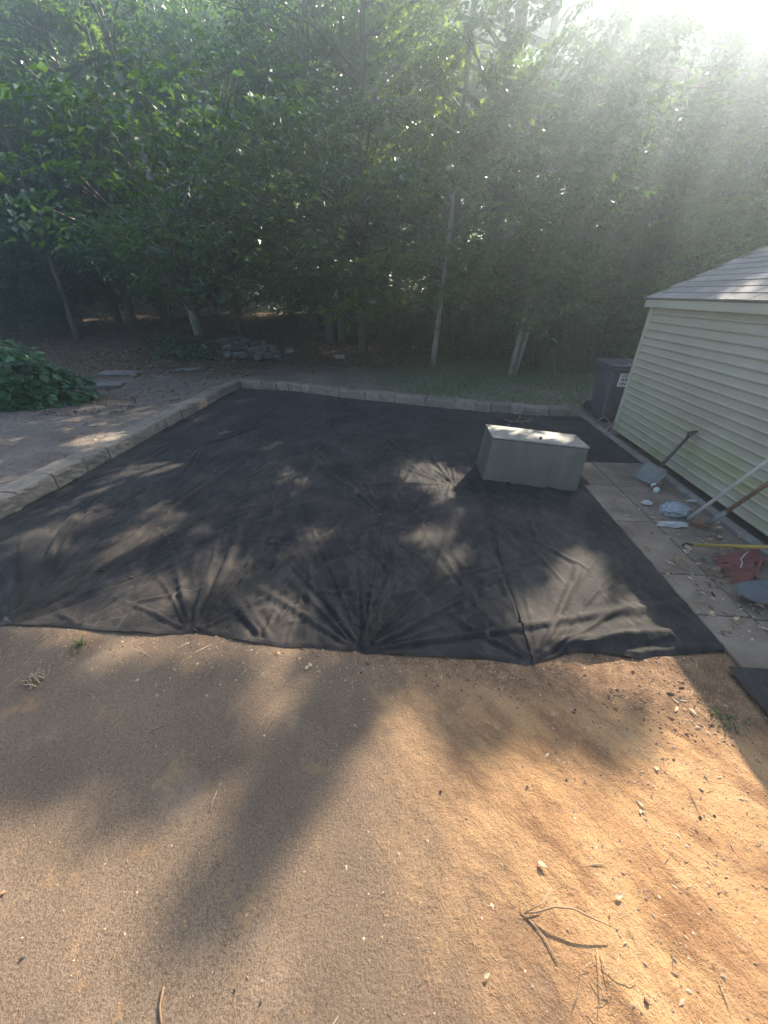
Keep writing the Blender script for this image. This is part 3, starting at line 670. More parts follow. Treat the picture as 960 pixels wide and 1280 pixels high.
# red dustpan
rp = G(920, 706, .02); dp = empty('dustpan', Vector((rp.x, rp.y, 0)), 'red plastic dustpan with ridges and dry leaves under the yellow pole', 'dustpan')
c4 = [G(889, 696, .035), G(912, 729, .035), G(938, 726, .045), G(946, 686, .075)]
V = []; F = []; nn = 14
for i in range(nn + 1):
    for j in range(nn + 1):
        u_, v_ = i / nn, j / nn; p = c4[0].lerp(c4[3], u_).lerp(c4[1].lerp(c4[2], u_), v_); p = p.copy(); p.z += .004 * (1 if (j % 2) else 0) + .012 * u_ ** 3; V.append(p)
for i in range(nn):
    for j in range(nn): q = i * (nn + 1) + j; F.append((q, q + 1, q + nn + 2, q + nn + 1))
V2 = [p - Vector((0, 0, .004)) for p in V]; o_ = len(V); mb = MB(); mb.add(V + V2, F + [tuple(o_ + k for k in f[::-1]) for f in F]); mb.build('pan', M['red'], dp)
MB().tube([c4[0].lerp(c4[3], .98) + Vector((0, 0, .02)), c4[3].lerp(c4[2], .5) + Vector((.03, 0, .05)), c4[2] + Vector((.02, 0, .03))], .012, 6).build('rim', M['red'], dp)
MB().tube([c4[3].lerp(c4[2], .4), c4[3].lerp(c4[2], .4) + Vector((.20, -.03, .06))], [.02, .014], 8).build('handle', M['red'], dp, True)
s0 = [G(926, 709, .10), G(928, 703, .10), G(926, 699, .11), G(931, 693, .12), G(936, 689, .12)]
tag(MB().tube(s0, .004, 5).build('string', M['paper'], smooth=True), 'short curl of white string lying on the red dustpan', 'string')
# grey round shovel at frame edge
tip = G(922, 747, .055); heel = G(985, 742, .10)
s2 = empty('round_shovel', Vector((tip.x, tip.y, 0)), 'dark grey round point shovel blade lying on the pavers near the frame edge', 'shovel')
scoop('blade', M['steelgrey'], s2, tip, heel, .235, .035, .85)
MB().tube([heel, heel + Vector((.25, -.14, .16)), heel + Vector((.55, -.30, .36))], [.02, .017, .016], 9).build('handle', M['woodbrown'], s2, True)
# litter
def crumple(name, mat, c, size, seed, label, cat, sub=3, amp=.45):
    import bmesh
    bm = bmesh.new(); bmesh.ops.create_icosphere(bm, subdivisions=sub, radius=1.0); rr = random.Random(seed); vs_ = []
    wv = [(Vector((rr.gauss(0, 1), rr.gauss(0, 1), rr.gauss(0, 1))) * 3.2, rr.uniform(0, 6)) for _ in range(7)]
    for v in bm.verts:
        k = 1 + amp * sum(abs(math.sin(v.co.dot(a_) + b__)) - .6 for a_, b__ in wv) / 3 + rr.uniform(-.06, .06); p = v.co * k
        vs_.append((c[0] + p.x * size[0], c[1] + p.y * size[1], max(c[2] + p.z * size[2], c[2] - size[2] * .6)))
    fs = [tuple(v.index for v in f.verts) for f in bm.faces]; bm.free(); mb = MB(); mb.add(vs_, fs); return tag(mb.build(name, mat), label, cat)
p = G(842, 647); crumple('plastic_bag', M['film'], (p.x, p.y + .02, .075), (.13, .10, .07), 4, 'clear bluish plastic bag crumpled in a lump below the pale handle', 'plastic bag', 4, .3)
p = G(838, 661); crumple('plastic_wrap', M['paper'], (p.x, p.y, .05), (.12, .035, .022), 8, 'crumpled white wrapper strip in front of the clear plastic bag', 'wrapper', 3, .6)
p = G(806, 634); crumple('paper_scrap', M['paper'], (p.x, p.y, .05), (.045, .035, .02), 12, 'small crumpled white paper scrap alone on the pavers', 'paper', 3, .6)
p = G(866, 632); crumple('paper_scrap', M['paper'], (p.x - .02, p.y, .055), (.06, .02, .012), 15, 'thin white paper scrap on the edging board by the shed', 'paper', 2, .6)
a, b = G(817, 606, .06), G(826, 622, .06); bt = empty('bottle', Vector((a.x, a.y, 0)), 'small pale bottle with a red label lying near the scoop shovel', 'bottle')
d = (b - a).normalized(); MB().tube([a, a + d * .02, a + d * .07], [.02, .032, .034], 12).build('bottle_body', M['bottle'], bt, True)
MB().tube([a + d * .07, a + d * .13], .0345, 12).build('bottle_label', M['red'], bt, True); MB().tube([a + d * .13, a + d * .15], [.034, .028], 12).build('bottle_base', M['bottle'], bt, True)
# second piece of fabric at lower right
xs = np.linspace(1.87, 3.1, 60); ys = np.linspace(.7, 1.56, 50); X, Y = np.meshgrid(xs, ys); X = X + .03 * (1.56 - Y)
mt = grid_mesh('fabric_piece', X, Y, .022 + .02 * fbm(X * 2, Y * 7, 3, 77) + .006 * (fbm(X * 12, Y * 18, 2, 78) - .5), M['fabric']); tag(mt, 'small black fabric piece past the end of the pavers in shed shade', 'fabric')

# ------------------------------------------------------------------ where sun reaches the yard (measured on the photo): leaves are kept out of those sun paths
def el(cx, cy, rx, ry, ang=0, s=1.0): return (cx, cy, rx, ry, math.cos(R(ang)), math.sin(R(ang)), s)
def shifted(px, py, z):
    p = G(px, py, z); q = np.array(p) - SD * (z / SD[2]); u, v = to_px(q); return float(u), float(v)
LIT = [el(125, 528, 46, 11), el(96, 574, 40, 13, -12), el(245, 529, 20, 6), el(175, 592, 60, 15, -14, .9), el(50, 665, 80, 24, -25, .8), el(150, 690, 85, 24, -38, .8),
       el(268, 722, 50, 40, 0, .9), el(185, 752, 100, 36, 0, .9), el(100, 785, 140, 24, 0, .9), el(335, 778, 66, 38, 10, .95), el(375, 690, 46, 20, -35, .85),
       el(534, 600, 50, 19, 10, 1), el(545, 682, 32, 24, 0, .9), el(552, 714, 38, 26, 0, .9), el(655, 640, 28, 10, 10, .5), el(722, 722, 44, 28, 20, 1),
       el(705, 785, 90, 62, 0, 1), el(790, 795, 75, 55, 0, 1), el(720, 740, 50, 45, 10, .9), el(640, 780, 36, 36, 0, .5), el(692, 536, 42, 14, 0, .95), el(640, 560, 30, 8, 0, .3), el(440, 560, 30, 8, 0, .25),
       el(735, 592, 14, 16, 0, .8), el(470, 468, 180, 14, 4, .6), el(650, 488, 120, 18, 6, .85), el(400, 455, 70, 8, 0, .6), el(215, 815, 290, 34, 3, 1), el(330, 560, 30, 8, 0, .3), el(30, 700, 40, 12, -30, .5), el(450, 620, 20, 10, 0, .3), el(590, 780, 30, 14, 0, .25)]
for (px, py, s) in ((640, 540, .7), (670, 548, .8), (700, 552, .8), (715, 556, .6)): u, v = shifted(px, py, .53); LIT.append(el(u, v, 17, 7, 0, s * .8))
for (px, py) in ((945, 355), (955, 335), (955, 372), (930, 378)):
    u, v = shifted(px, py, 1.93); LIT.append(el(u, v, 26, 26, 0, 1))
DRK = [el(80, 908, 215, 42, 6, 1), el(30, 945, 140, 55, 0, .75), el(0, 965, 130, 55, 0, .7), el(440, 878, 60, 30, -30, .75), el(335, 1005, 190, 46, -55, .8), el(600, 890, 56, 72, 0, 1), el(690, 908, 90, 36, 20, 1), el(765, 925, 45, 38, 40, .75),
       el(565, 848, 120, 22, 4, .85), el(245, 1165, 60, 90, 10, .5), el(180, 1000, 90, 50, -20, .35)]
def field(L, u, v):
    m = np.zeros_like(u)
    for (cx, cy, rx, ry, c, s, k) in L:
        a_ = ((u - cx) * c + (v - cy) * s) / rx; b_ = (-(u - cx) * s + (v - cy) * c) / ry
        m = np.maximum(m, k * np.clip(1.45 - 1.15 * np.sqrt(a_ * a_ + b_ * b_), 0, 1))
    return m
def sun_keep(P):
    """probability with which a leaf at P stays"""
    S = P - SD * (P[:, 2] / SD[2])[:, None]; u, v = to_px(S)
    fy = np.interp(u, [0, 245, 450, 668, 720, 860, 960], [842, 850, 850, 842, 828, 826, 830])
    lit_up = field(LIT, u, v)
    dap = vnoise(S[:, 0] * 4.0, S[:, 1] * 2.6, 55); lit_up = np.maximum(lit_up, .7 * sstep(.74, .88, dap))
    lit_dn = np.maximum(1 - field(DRK, u, v) * 1.04, field(LIT[14:18], u, v) * 0)
    f = sstep(-6, 14, v - fy); lit = np.clip(lit_up * 1.4 * (1 - f) + lit_dn * f, 0, 1)
    behind = S[:, 1] < .05
    lit = np.where(behind, .9, lit); lit = np.where((u < -140) & (v < 900), .1, lit)
    lit = np.where((u > 1000) & (S[:, 1] > 0), .06, lit)
    return np.clip(-np.log(np.clip(lit, .004, 1)) / 8.0, 0, 1)

GAPS = [(AT(*a[:3]), a[3]) for a in ((350, 285, 10.0, .8), (400, 325, 10.3, .7), (590, 105, 12.0, 1.3), (622, 165, 12.0, 1.2), (560, 190, 11.6, .8), (520, 60, 13, .8), (190, 150, 8.4, .45), (440, 190, 12, .5), (260, 110, 8.6, .4), (760, 250, 12, .5), (840, 130, 12, .5), (700, 60, 12, .6))]
def gap_dist(P):
    """True where a leaf would close one of the sun paths through the woods"""
    m = np.zeros(len(P), bool)
    for (g, r_) in GAPS:
        v = P - np.array(g); s_ = v @ SD; d = np.linalg.norm(v - s_[:, None] * SD, axis=1); m |= (s_ > 1.0) & (d < r_)
    return m
# ------------------------------------------------------------------ trees
def unit(a): return a / np.maximum(np.linalg.norm(a, axis=-1, keepdims=True), 1e-9)
def leaves_from(P, D, N, L, W):
    S = unit(np.cross(D, N)); N2 = unit(np.cross(S, D)); L = L[:, None]; W = W[:, None]
    a = P; m1 = P + D * L * .48 + S * W * .5 + N2 * W * .14; m2 = P + D * L * .48 - S * W * .5 + N2 * W * .14; tpt = P + D * L - N2 * L * .10
    V = np.stack([a, m1, tpt, m2], 1).reshape(-1, 3); b = np.arange(len(P))[:, None] * 4
    F = np.concatenate([b + np.array([0, 1, 2]), b + np.array([0, 2, 3])], 1).reshape(-1, 3)
    return V, F
def sprays(pads, axis_xy, rs, per=22, lv=12, ls=.115, flat=.34):
    """pads: (x,y,z,r).  Each pad = many twigs with alternate leaves in drooping level sprays."""
    PP = []; DD = []; NN = []; 
    for (px, py, pz, pr) in pads:
        nt = max(5, int(per * (pr / .9) ** 2)); th = rs.uniform(0, 2 * np.pi, nt); rr = pr * np.sqrt(rs.uniform(.02, 1, nt))
        c = np.stack([px + rr * np.cos(th), py + rr * np.sin(th), pz + rs.normal(0, flat * pr * .55, nt) - .22 * rr ** 2 / pr], 1)
        out = np.stack([np.cos(th), np.sin(th)], 1) + .7 * unit(np.array([[px - axis_xy[0], py - axis_xy[1]]])) + rs.normal(0, .45, (nt, 2))
        d = unit(np.concatenate([out, rs.normal(-.22, .2, (nt, 1))], 1)); ln = rs.uniform(.3, .62, nt) * min(1.2, .6 + pr * .5)
        k = (np.arange(lv) + .5) / lv
        base = c[:, None, :] + d[:, None, :] * (k[None, :, None] * ln[:, None, None]); base[:, :, 2] -= .14 * k[None, :] ** 2 * ln[:, None]
        sd = unit(np.cross(d, [0, 0, 1.0])); sg = np.where(np.arange(lv) % 2, 1, -1)[None, :, None]
        ld = unit(d[:, None, :] * .55 + sd[:, None, :] * sg * .85 + rs.normal(0, .22, base.shape) + np.array([0, 0, -.25]))
        nn = unit(np.array([0, 0, 1.0]) + rs.normal(0, .38, base.shape))
        PP.append(base.reshape(-1, 3)); DD.append(ld.reshape(-1, 3)); NN.append(nn.reshape(-1, 3))
    P = np.concatenate(PP); D = np.concatenate(DD); N = np.concatenate(NN)
    L = ls * rs.uniform(.7, 1.3, len(P)); W = L * rs.uniform(.48, .66, len(P))
    return P, D, N, L, W
ALLP = []
def limb_tubes(mb, trunk_pts, pads, rs, rad, frac=1.0, mask=True):
    T = np.array([list(p) for p in trunk_pts])
    for (px, py, pz, pr) in pads:
        if rs.uniform() > frac: continue
        if mask and (sun_keep(np.array([[px, py, pz], [px, py, pz + .5]])).min() < .2 or in_front([(px, py, pz)])[0]): continue
        zs = pz - rs.uniform(.3, 1.1) * min(1.6, .3 + .45 * math.hypot(px - T[0, 0], py - T[0, 1])); zs = min(max(zs, T[0, 2] + .8), T[-1, 2] * .97)
        bx, by = np.interp(zs, T[:, 2], T[:, 0]), np.interp(zs, T[:, 2], T[:, 1]); a = Vector((bx, by, zs)); b = Vector((px, py, pz))
        mid = a.lerp(b, .5) + Vector((rs.normal(0, .08), rs.normal(0, .08), .12)); r0 = rad * .30
        mb.tube([a, mid, b], [r0, r0 * .62, r0 * .28], 5, caps=False)
        for _ in range(2):
            e = b + Vector((rs.normal(0, .5), rs.normal(0, .5), rs.normal(-.05, .12))) * pr; mb.tube([mid.lerp(b, .6), e], [r0 * .35, .006], 4, caps=False)
def in_front(P):
    P = np.array(P, float); S = P - SD * (P[:, 2] / SD[2])[:, None]; return (S[:, 1] < 1.72) & (np.abs(S[:, 0]) < 3.4) & (P[:, 2] > 4)
def trunk_pts(base, height, lean, rs, n=9, wob=.12):
    pts = []
    for i in range(n):
        t_ = i / (n - 1); pts.append(Vector((base[0] + lean[0] * t_ + wob * math.sin(t_ * 5 + base[0]) * t_, base[1] + lean[1] * t_ + wob * math.cos(t_ * 4 + base[1]) * t_, base[2] - .1 + (height + .1) * t_)))
    return pts
def tree(name, base, height, r0, lean, crown, label, group=None, mat='leaf', bk='bark', seed=1, npads=26, extra=(), per=50, ls=.145, twin=None, mask=True, low=11, cat='tree'):
    rs = np.random.default_rng(seed); base = Vector(base); th = empty(name, base, label, cat, group)
    pts = trunk_pts(base, height, lean, rs); rad = [r0 * (1.25 if i == 0 else 1) * (1 - .82 * i / 8) for i in range(9)]
    z0_, rad_c, zt = crown                                # crown base height, radius, top
    pads = []
    for _ in range(npads):
        t_ = rs.uniform(0, 1); z_ = z0_ + (zt - z0_) * t_; rr = rad_c * (.45 + .55 * math.sin(math.pi * min(1, .18 + .78 * t_))) * math.sqrt(rs.uniform(.08, 1)); a_ = rs.uniform(0, 6.283)
        f = min(1, z_ / height); pads.append((base.x + lean[0] * f + rr * math.cos(a_), base.y + lean[1] * f + rr * math.sin(a_), base.z + z_, rs.uniform(.65, 1.15)))
    if mask:
        for _ in range(low):
            rr = rs.uniform(.5, 2.9); a_ = rs.uniform(0, 6.283); q_ = (base.x + rr * math.cos(a_), base.y + rr * math.sin(a_))
            if q_[1] > float(yback(np.clip(q_[0], BKx[0], BKx[-1]))) + 1.9 and not (q_[0] > 2.6 and q_[1] < 8): pads.append((q_[0], q_[1], base.z + rs.uniform(1.35, 2.7), rs.uniform(.5, .75)))
    ls = ls * rs.uniform(.78, 1.25)
    pads += list(extra)
    mb = MB(); mb.tube(pts, rad, 10)
    if mask:
        q_ = in_front(pts)
        if q_.any():
            kk = max(3, int(np.argmax(q_))); pts = pts[:kk]; rad = [r0 * (1.25 if i == 0 else 1) * (1 - .85 * i / (kk - 1)) for i in range(kk)]; mb = MB(); mb.tube(pts, rad, 10)
    if twin:
        p2 = trunk_pts((base.x + twin[0], base.y + twin[1], base.z), height * .9, (twin[2], twin[3]), rs); p2 = p2[:len(rad)]; mb.tube(p2, [q * .8 for q in rad], 9)
    limb_tubes(mb, pts, pads, rs, r0, 1.0, mask); mb.build('trunk', M[bk], th, True)
    P, D, N, L, W = sprays(pads, (base.x, base.y), rs, per=per, ls=ls)
    if mask:
        ALLP.append(P); k = (rs.uniform(0, 1, len(P)) < sun_keep(P)) & ~gap_dist(P); P, D, N, L, W = P[k], D[k], N[k], L[k], W[k]
        ALLP[-1] = P
    V, F = leaves_from(P, D, N, L, W); tint = np.repeat(np.clip(rs.normal(.45, .22, len(P)) + .25 * (vnoise(P[:, 0] * .9, P[:, 2] * .9, seed) - .5), 0, 1), 2)
    np_mesh('crown', V, F, np.full(len(F), 3), M[mat], th, False, tint)
    return th
def pad_at(px, py, d, r): p = AT(px, py, d); return (p.x, p.y, p.z, r)

XP = []
rsx = np.random.default_rng(77)
def shade_pads(n, ulo, uhi, vlo, vhi, zlo, zhi):  # extra leaf pads added along the sun paths to shade chosen ground
    c_ = 0
    for _ in range(n * 12):
        if c_ >= n: break
        u, v = rsx.uniform(ulo, uhi), rsx.uniform(vlo, vhi); g = G(u, v); z_ = rsx.uniform(zlo, zhi); P = np.array([[g.x, g.y, 0.0]]) + SD[None] * (z_ / SD[2])
        if sun_keep(P)[0] > .2: XP.append((P[0, 0], P[0, 1], z_, .8)); c_ += 1
shade_pads(90, -100, 330, 815, 990, 7.4, 11.2); shade_pads(60, 200, 480, 860, 1170, 8, 11.5); shade_pads(40, 500, 800, 835, 960, 7.4, 11.0); shade_pads(45, -120, 280, 490, 620, 3.2, 8.0)
def take_pads(x, y, r_=3.6):
    got = [p for p in XP if math.hypot(p[0] - x, p[1] - y) < r_]
    for p in got: XP.remove(p)
    return got
# front of the woods, left to right
tree('forest_tree', GZ(252, 424), 11.5, .17, (-1.1, -.3), (2.2, 3.0, 11), 'pale leaning trunk by the rubble pile with layered leafy branches over it', bk='bark_pale', seed=11, npads=30, mat='leaf',
     extra=[pad_at(x, y, d, r) for x, y, d, r in ((120, 120, 8.5, .9), (180, 110, 8.3, .9), (240, 110, 8.6, .9), (300, 95, 9, .9), (330, 120, 9.5, .8), (90, 210, 9, .9), (160, 180, 9, .9), (230, 200, 9.2, .9), (290, 170, 9.5, .9), (60, 260, 9.5, .9), (130, 270, 9.5, .8), (210, 290, 10, .8))])
tree('forest_tree', GZ(300, 418), 9.5, .09, (.7, -1.2), (2.0, 2.0, 8.5), 'low tree behind the rubble pile with a sunlit branch of pale leaves', bk='bark', seed=12, npads=14, mat='leaf_b',
     extra=[pad_at(x, y, d, r) for x, y, d, r in ((330, 270, 10, .8), (370, 300, 10, .8), (310, 310, 10.2, .7), (395, 330, 10.4, .7), (345, 240, 10.5, .9), (420, 280, 11, .9), (430, 350, 11.5, .8), (290, 350, 11.5, .8), (360, 360, 12, .8))])
tree('forest_tree', GZ(168, 412), 12, .21, (.2, 0), (1.5, 3.1, 11.5), 'dark straight trunk in the shadowed woods behind the leafy bush', seed=13, npads=30, mat='leaf_b')
tree('forest_tree', GZ(20, 420), 12, .18, (-.2, -.2), (.8, 3.1, 11.5), 'dark forest tree above the left end of the leafy bush', seed=14, npads=32, mat='leaf_b')
tree('forest_tree', GZ(90, 400), 12, .2, (.3, 0), (.8, 3.1, 11.5), 'forest tree between the leafy bush and the dark straight trunk', seed=15, npads=30, mat='leaf_b')
tree('forest_tree', GZ(415, 428), 12, .17, (-.2, -.2), (1.9, 2.8, 11.8), 'twin trunked grey tree behind the middle of the far edging', bk='bark_mid', seed=16, npads=30, twin=(.34, .08, .5, .1), mat='leaf')
tree('forest_tree', GZ(541, 456), 11.5, .072, (.65, .2), (2.2, 2.3, 11.2), 'slim grey sapling trunk standing at the grass edge left of centre right', bk='bark_pale', seed=17, npads=26, mat='leaf_y', extra=[pad_at(x, y, 11.3, .75) for x, y in ((550, 350), (530, 310), (570, 300), (590, 330), (560, 200), (585, 170), (600, 120), (540, 150), (560, 60), (610, 60), (520, 230), (545, 100), (580, 95), (600, 150), (625, 170), (640, 140), (615, 200), (575, 60))])
tree('forest_tree', GZ(637, 470), 10.5, .06, (1.0, .5), (2.4, 2.3, 10.4), 'slim pair of pale leaning stems at the edge of the grass', bk='bark_pale', seed=18, npads=26, extra=[pad_at(x, y, 9.9, .7) for x, y in ((660, 345), (640, 320), (690, 330), (670, 280), (700, 240), (650, 240), (690, 180), (730, 150), (700, 110), (740, 90), (670, 60), (620, 290))], twin=(.10, .03, 1.5, .4), mat='leaf')
tree('forest_tree', GZ(600, 446), 12.5, .24, (.1, 0), (1.0, 3.0, 12.3), 'thick dark trunk in the shade between the two slim pale trees', seed=19, npads=34, mat='leaf')
tree('forest_tree', GZ(755, 446), 12.5, .2, (.2, .1), (1.0, 2.9, 12.3), 'hazy forest tree above the charcoal trash cart', seed=20, npads=36, mat='leaf_b')
tree('forest_tree', GZ(690, 440), 12.5, .18, (-.2, 0), (.9, 2.8, 12.4), 'hazy forest tree between the pale leaning stems and the trash cart', seed=21, npads=34, mat='leaf_b')
tree('forest_tree', GZ(480, 424), 12.5, .16, (.2, .2), (1.0, 2.9, 12.3), 'leafy forest tree with yellow green top near the middle of the woods', seed=22, npads=34, mat='leaf_y')
# trees rising behind the shed
RLAB = ['tall leafy tree rising just behind the far corner of the shed', 'tall hazy tree over the middle of the shed roof', 'tall hazy tree directly behind the charcoal trash cart', 'hazy tree high over the shed roof at the right frame edge', 'tall hazy tree showing between the trash cart and the roof edge', 'tree deep in the glare above the shed roof', 'hazy tree standing behind the pale leaning stems', 'farthest tree in the glare above the far shed corner', 'leafy tree standing behind the thick dark trunk', 'tree beyond the shed at the far right of the glare', 'hazy tree right of the pale leaning stems with high crown', 'hazy tree left of the shed roof leaning into the glare']
for k, (x, y, h_, r_) in enumerate(((7.6, 9.2, 12, 2.7), (9.8, 11.5, 12.6, 2.9), (6.4, 12.4, 12.6, 2.8), (12.2, 10.0, 12.5, 2.9), (8.6, 14.6, 13, 3.0), (12.6, 14.2, 13, 3.0), (5.4, 15.6, 13, 2.9), (10.6, 18, 13, 3.0), (3.2, 14.2, 12.6, 2.7), (15.5, 13.0, 12.5, 3.0), (6.8, 13.9, 13.2, 2.6), (7.4, 11.0, 12.6, 2.4))):
    tree('forest_tree', (x, y, float(hgt(x, y))), h_, .17, (random.uniform(-.4, .4), random.uniform(-.3, .3)), (1.6, r_, h_ - .2), RLAB[k], 'trees in the hazy woods at the right', seed=40 + k, npads=38, extra=take_pads(x, y), mat=('leaf', 'leaf_b', 'leaf_y')[k % 3])
for x, y in ((-1.6, 12.6), (1.2, 16.2)):
    tree('forest_tree', (x, y, float(hgt(x, y))), 11.5, .13, (.2, .1), (2.4, 2.4, 11.2), 'leafy tree behind the left half of the rear edging' if x < 0 else 'leafy tree standing deep behind the slim grey sapling', None, seed=int(90 + y), npads=26, extra=take_pads(x, y, 30 if x > 0 else 4.5), mat='leaf_b')
# deeper trees: two crowns shared, copied
protos = []
for k, mt_ in enumerate(('leaf_b', 'leaf', 'leaf_y')):
    protos.append(tree('background_tree', (0, 0, 0), 13, .19, (.3, .1), (1.8, 3.2, 12.8), 'slender tree deep in the shaded woods behind the yard', 'trees deep in the woods', seed=70 + k, npads=34, mat=mt_, mask=False, per=44, ls=.17))
spots = []
rs = np.random.default_rng(5)
while len(spots) < 96:
    y = rs.uniform(21, 44); x = rs.uniform(-1.05, 1.0) * (y + 3)
    if all(math.hypot(x - a_, y - b_) > 2.7 for a_, b_ in spots): spots.append((x, y))
for x, y in ((-13, 15), (-16, 18), (-12, 19.5), (-4.5, 19), (-1.5, 20.5), (2, 19.5), (-19, 14), (-17, 11)): spots.append((x, y))
def tree_ok(x, y):
    hh = .45 * y + 2.6
    for g, r_ in GAPS + [(GZ(110, 400), 1.7), (GZ(335, 393), 1.7)]:
        tt_ = ((x - g.x) * SD[0] + (y - g.y) * SD[1]) / (SD[0] ** 2 + SD[1] ** 2); zz_ = g.z + SD[2] * tt_
        if tt_ > 3 and zz_ < hh and math.hypot(x - g.x - SD[0] * tt_, y - g.y - SD[1] * tt_) < 3.3: return False
    return True
spots = [p for p in spots if tree_ok(*p)]
GAPS += [(GZ(110, 400), 1.7), (GZ(335, 393), 1.7)]
for k, (x, y) in enumerate(spots):
    src = protos[k % 3]
    if k < 3: r_ = src
    else:
        r_ = src.copy(); COL.objects.link(r_)
        for c_ in src.children: q = c_.copy(); COL.objects.link(q); q.parent = r_
    r_.location = (x, y, float(hgt(x, y))); r_.rotation_euler.z = random.uniform(0, 6.28); s = (.45 * r_.location.y + 2.6) / 13 * random.uniform(.92, 1.05); s *= 1 + .25 * float(sstep(5, 12, r_.location.x)) * float(sstep(26, 31, r_.location.y)); s = min(s, (.64 * r_.location.y - 2.0) / 13); r_.scale = (min(s, 1.3), min(s, 1.3), s)
# far woods reading as one mass
nf = 90000; x = rs.uniform(-75, 75, nf); y = rs.uniform(46, 60, nf); z = rs.uniform(-.6, 27, nf); cl = vnoise(x * .35, z * .4, 91) * .7 + vnoise(x * 1.1, z * 1.1, 92) * .3; k = cl > .30 + .10 * sstep(6, 20, z)
x, y, z = x[k], y[k], z[k]; z += .028 * 40
P = np.stack([x, y, z], 1); P = P[~gap_dist(P)]; D = unit(rs.normal(0, 1, P.shape) * [1, 1, .5] + [0, 0, -.3]); N = unit(rs.normal(0, .6, P.shape) + [0, 0, 1]); L = rs.uniform(.5, 1.0, len(P))
V, F = leaves_from(P, D, N, L, L * .62); dwo = np_mesh('distant_woods', V, F, np.full(len(F), 3), M['leaf_y'], None, False, np.repeat(rs.uniform(0, 1, len(P)), 2)); tag(dwo, 'far mass of woodland foliage beyond the trees', 'woods', kind='stuff')

nf = 80000; x = rs.uniform(-48, 48, nf); y = rs.uniform(14.5, 46, nf); z = rs.uniform(0, 1, nf) ** 1.3 * 3.6; kk_ = (y > 23 - 7.5 * sstep(-4, 2, x)); x, y, z = x[kk_], y[kk_], z[kk_]; k = vnoise(x * .45, y * .45, 95) * .75 + vnoise(x * 1.3, y * 1.3, 96) * .25 + .12 * vnoise(x * 2, z * 2, 97) > .50 + .06 * z
x, y, z = x[k], y[k], z[k]; P = np.stack([x, y, z + hgt(x, y)], 1); D = unit(rs.normal(0, 1, P.shape) * [1, 1, .5] + [0, 0, -.2]); N = unit(rs.normal(0, .5, P.shape) + [0, 0, 1]); L = rs.uniform(.14, .34, len(P))
V, F = leaves_from(P, D, N, L, L * .6); tag(np_mesh('undergrowth', V, F, np.full(len(F), 3), M['leaf_b'], None, False, np.repeat(rs.uniform(0, 1, len(P)), 2)), 'tangled undergrowth between the trunks deep in the woods', 'undergrowth', kind='stuff')

# shrubs along the woods edge
def shrub(base, r, hh, label, group, seed, mat, per=20, ls=.10):
    rs = np.random.default_rng(seed); th = empty('shrub', base, label, 'shrub', group); pads = []
    for _ in range(int(9 * r * hh) + 4):
        a_ = rs.uniform(0, 6.28); q = r * math.sqrt(rs.uniform(0, 1)); zz_ = hh * rs.uniform(.12, 1) * (1 - .35 * (q / r) ** 2); pads.append((base[0] + q * math.cos(a_), base[1] + q * math.sin(a_), base[2] + zz_, rs.uniform(.35, .6)))
    mb = MB()
    for (a_, b_, c_, d_) in pads: mb.tube([(base[0] + (a_ - base[0]) * .15, base[1] + (b_ - base[1]) * .15, base[2] - .05), ((a_ + base[0]) / 2, (b_ + base[1]) / 2, base[2] + c_ * .35), (a_, b_, c_)], [.014, .010, .004], 4, caps=False)
    mb.build('stem', M['bark'], th)
    P, D, N, L, W = sprays(pads, (base[0], base[1]), rs, per=per * 2, lv=9, ls=ls, flat=.6)
    k = (P[:, 2] > base[2] + .03) & (rs.uniform(0, 1, len(P)) < sun_keep(P)); P, D, N, L, W = P[k], D[k], N[k], L[k], W[k]
    V, F = leaves_from(P, D, N, L, W); np_mesh('foliage', V, F, np.full(len(F), 3), M[mat], th, False, np.repeat(np.clip(rs.normal(.45, .25, len(P)), 0, 1), 2))
SLAB = ['low green shrub between the slim grey sapling and the thick dark trunk', 'low shrub at the foot of the thick dark trunk', 'green shrub just right of the pale leaning stems at the grass', 'rounded shrub at the grass edge midway to the trash cart', 'tall shrub beside the left side of the trash cart', 'tall dense shrub behind the trash cart', 'larger shrub behind the pale leaning stems', 'big shrub in the shade behind the grass edge shrubs near the cart', 'small shrub left of the slim grey sapling', 'small shrub in shade right of the rubble pile', 'shrub just right of the twin trunked tree', 'shrub in deep shade behind the slim grey sapling', 'tall shrub in deep shade behind the thick dark trunk', 'tall shrub partly hidden by the far corner of the shed']
DLAB = ['dark shrub behind the leafy bush at the left frame edge', 'dark low shrub just right above the leafy bush', 'dark wide shrub left of the dark straight trunk', 'dark shrub between the dark straight trunk and the leaning trunk', 'dark shrub behind the rubble pile']
for k, (px, py, r_, h_) in enumerate(((570, 446, 1.0, 1.9), (605, 450, .9, 1.6), (668, 460, 1.1, 2.1), (704, 466, 1.1, 2.3), (735, 466, 1.0, 1.9), (770, 450, 1.2, 2.2), (655, 440, 1.2, 1.8), (715, 440, 1.3, 2.2), (495, 432, 1.0, 1.6), (370, 412, 1.0, 1.3), (450, 418, 1.2, 1.9), (520, 415, 1.3, 2.2), (580, 420, 1.4, 2.4), (790, 436, 1.3, 2.2))):
    b = GZ(px, py); shrub(b, r_, h_, SLAB[k], 'understory shrubs at the woods edge', 200 + k, ('leaf_b', 'leaf')[k % 2])
for k, (px, py, r_, h_) in enumerate(((15, 402, 1.2, 1.5), (60, 396, 1.3, 1.3), (120, 388, 1.4, 1.6), (200, 384, 1.5, 1.4), (330, 388, 1.3, 1.3))):
    b = GZ(px, py); shrub(b, r_, h_, DLAB[k], 'shrubs in the dark woods at left', 240 + k, 'leaf_b')

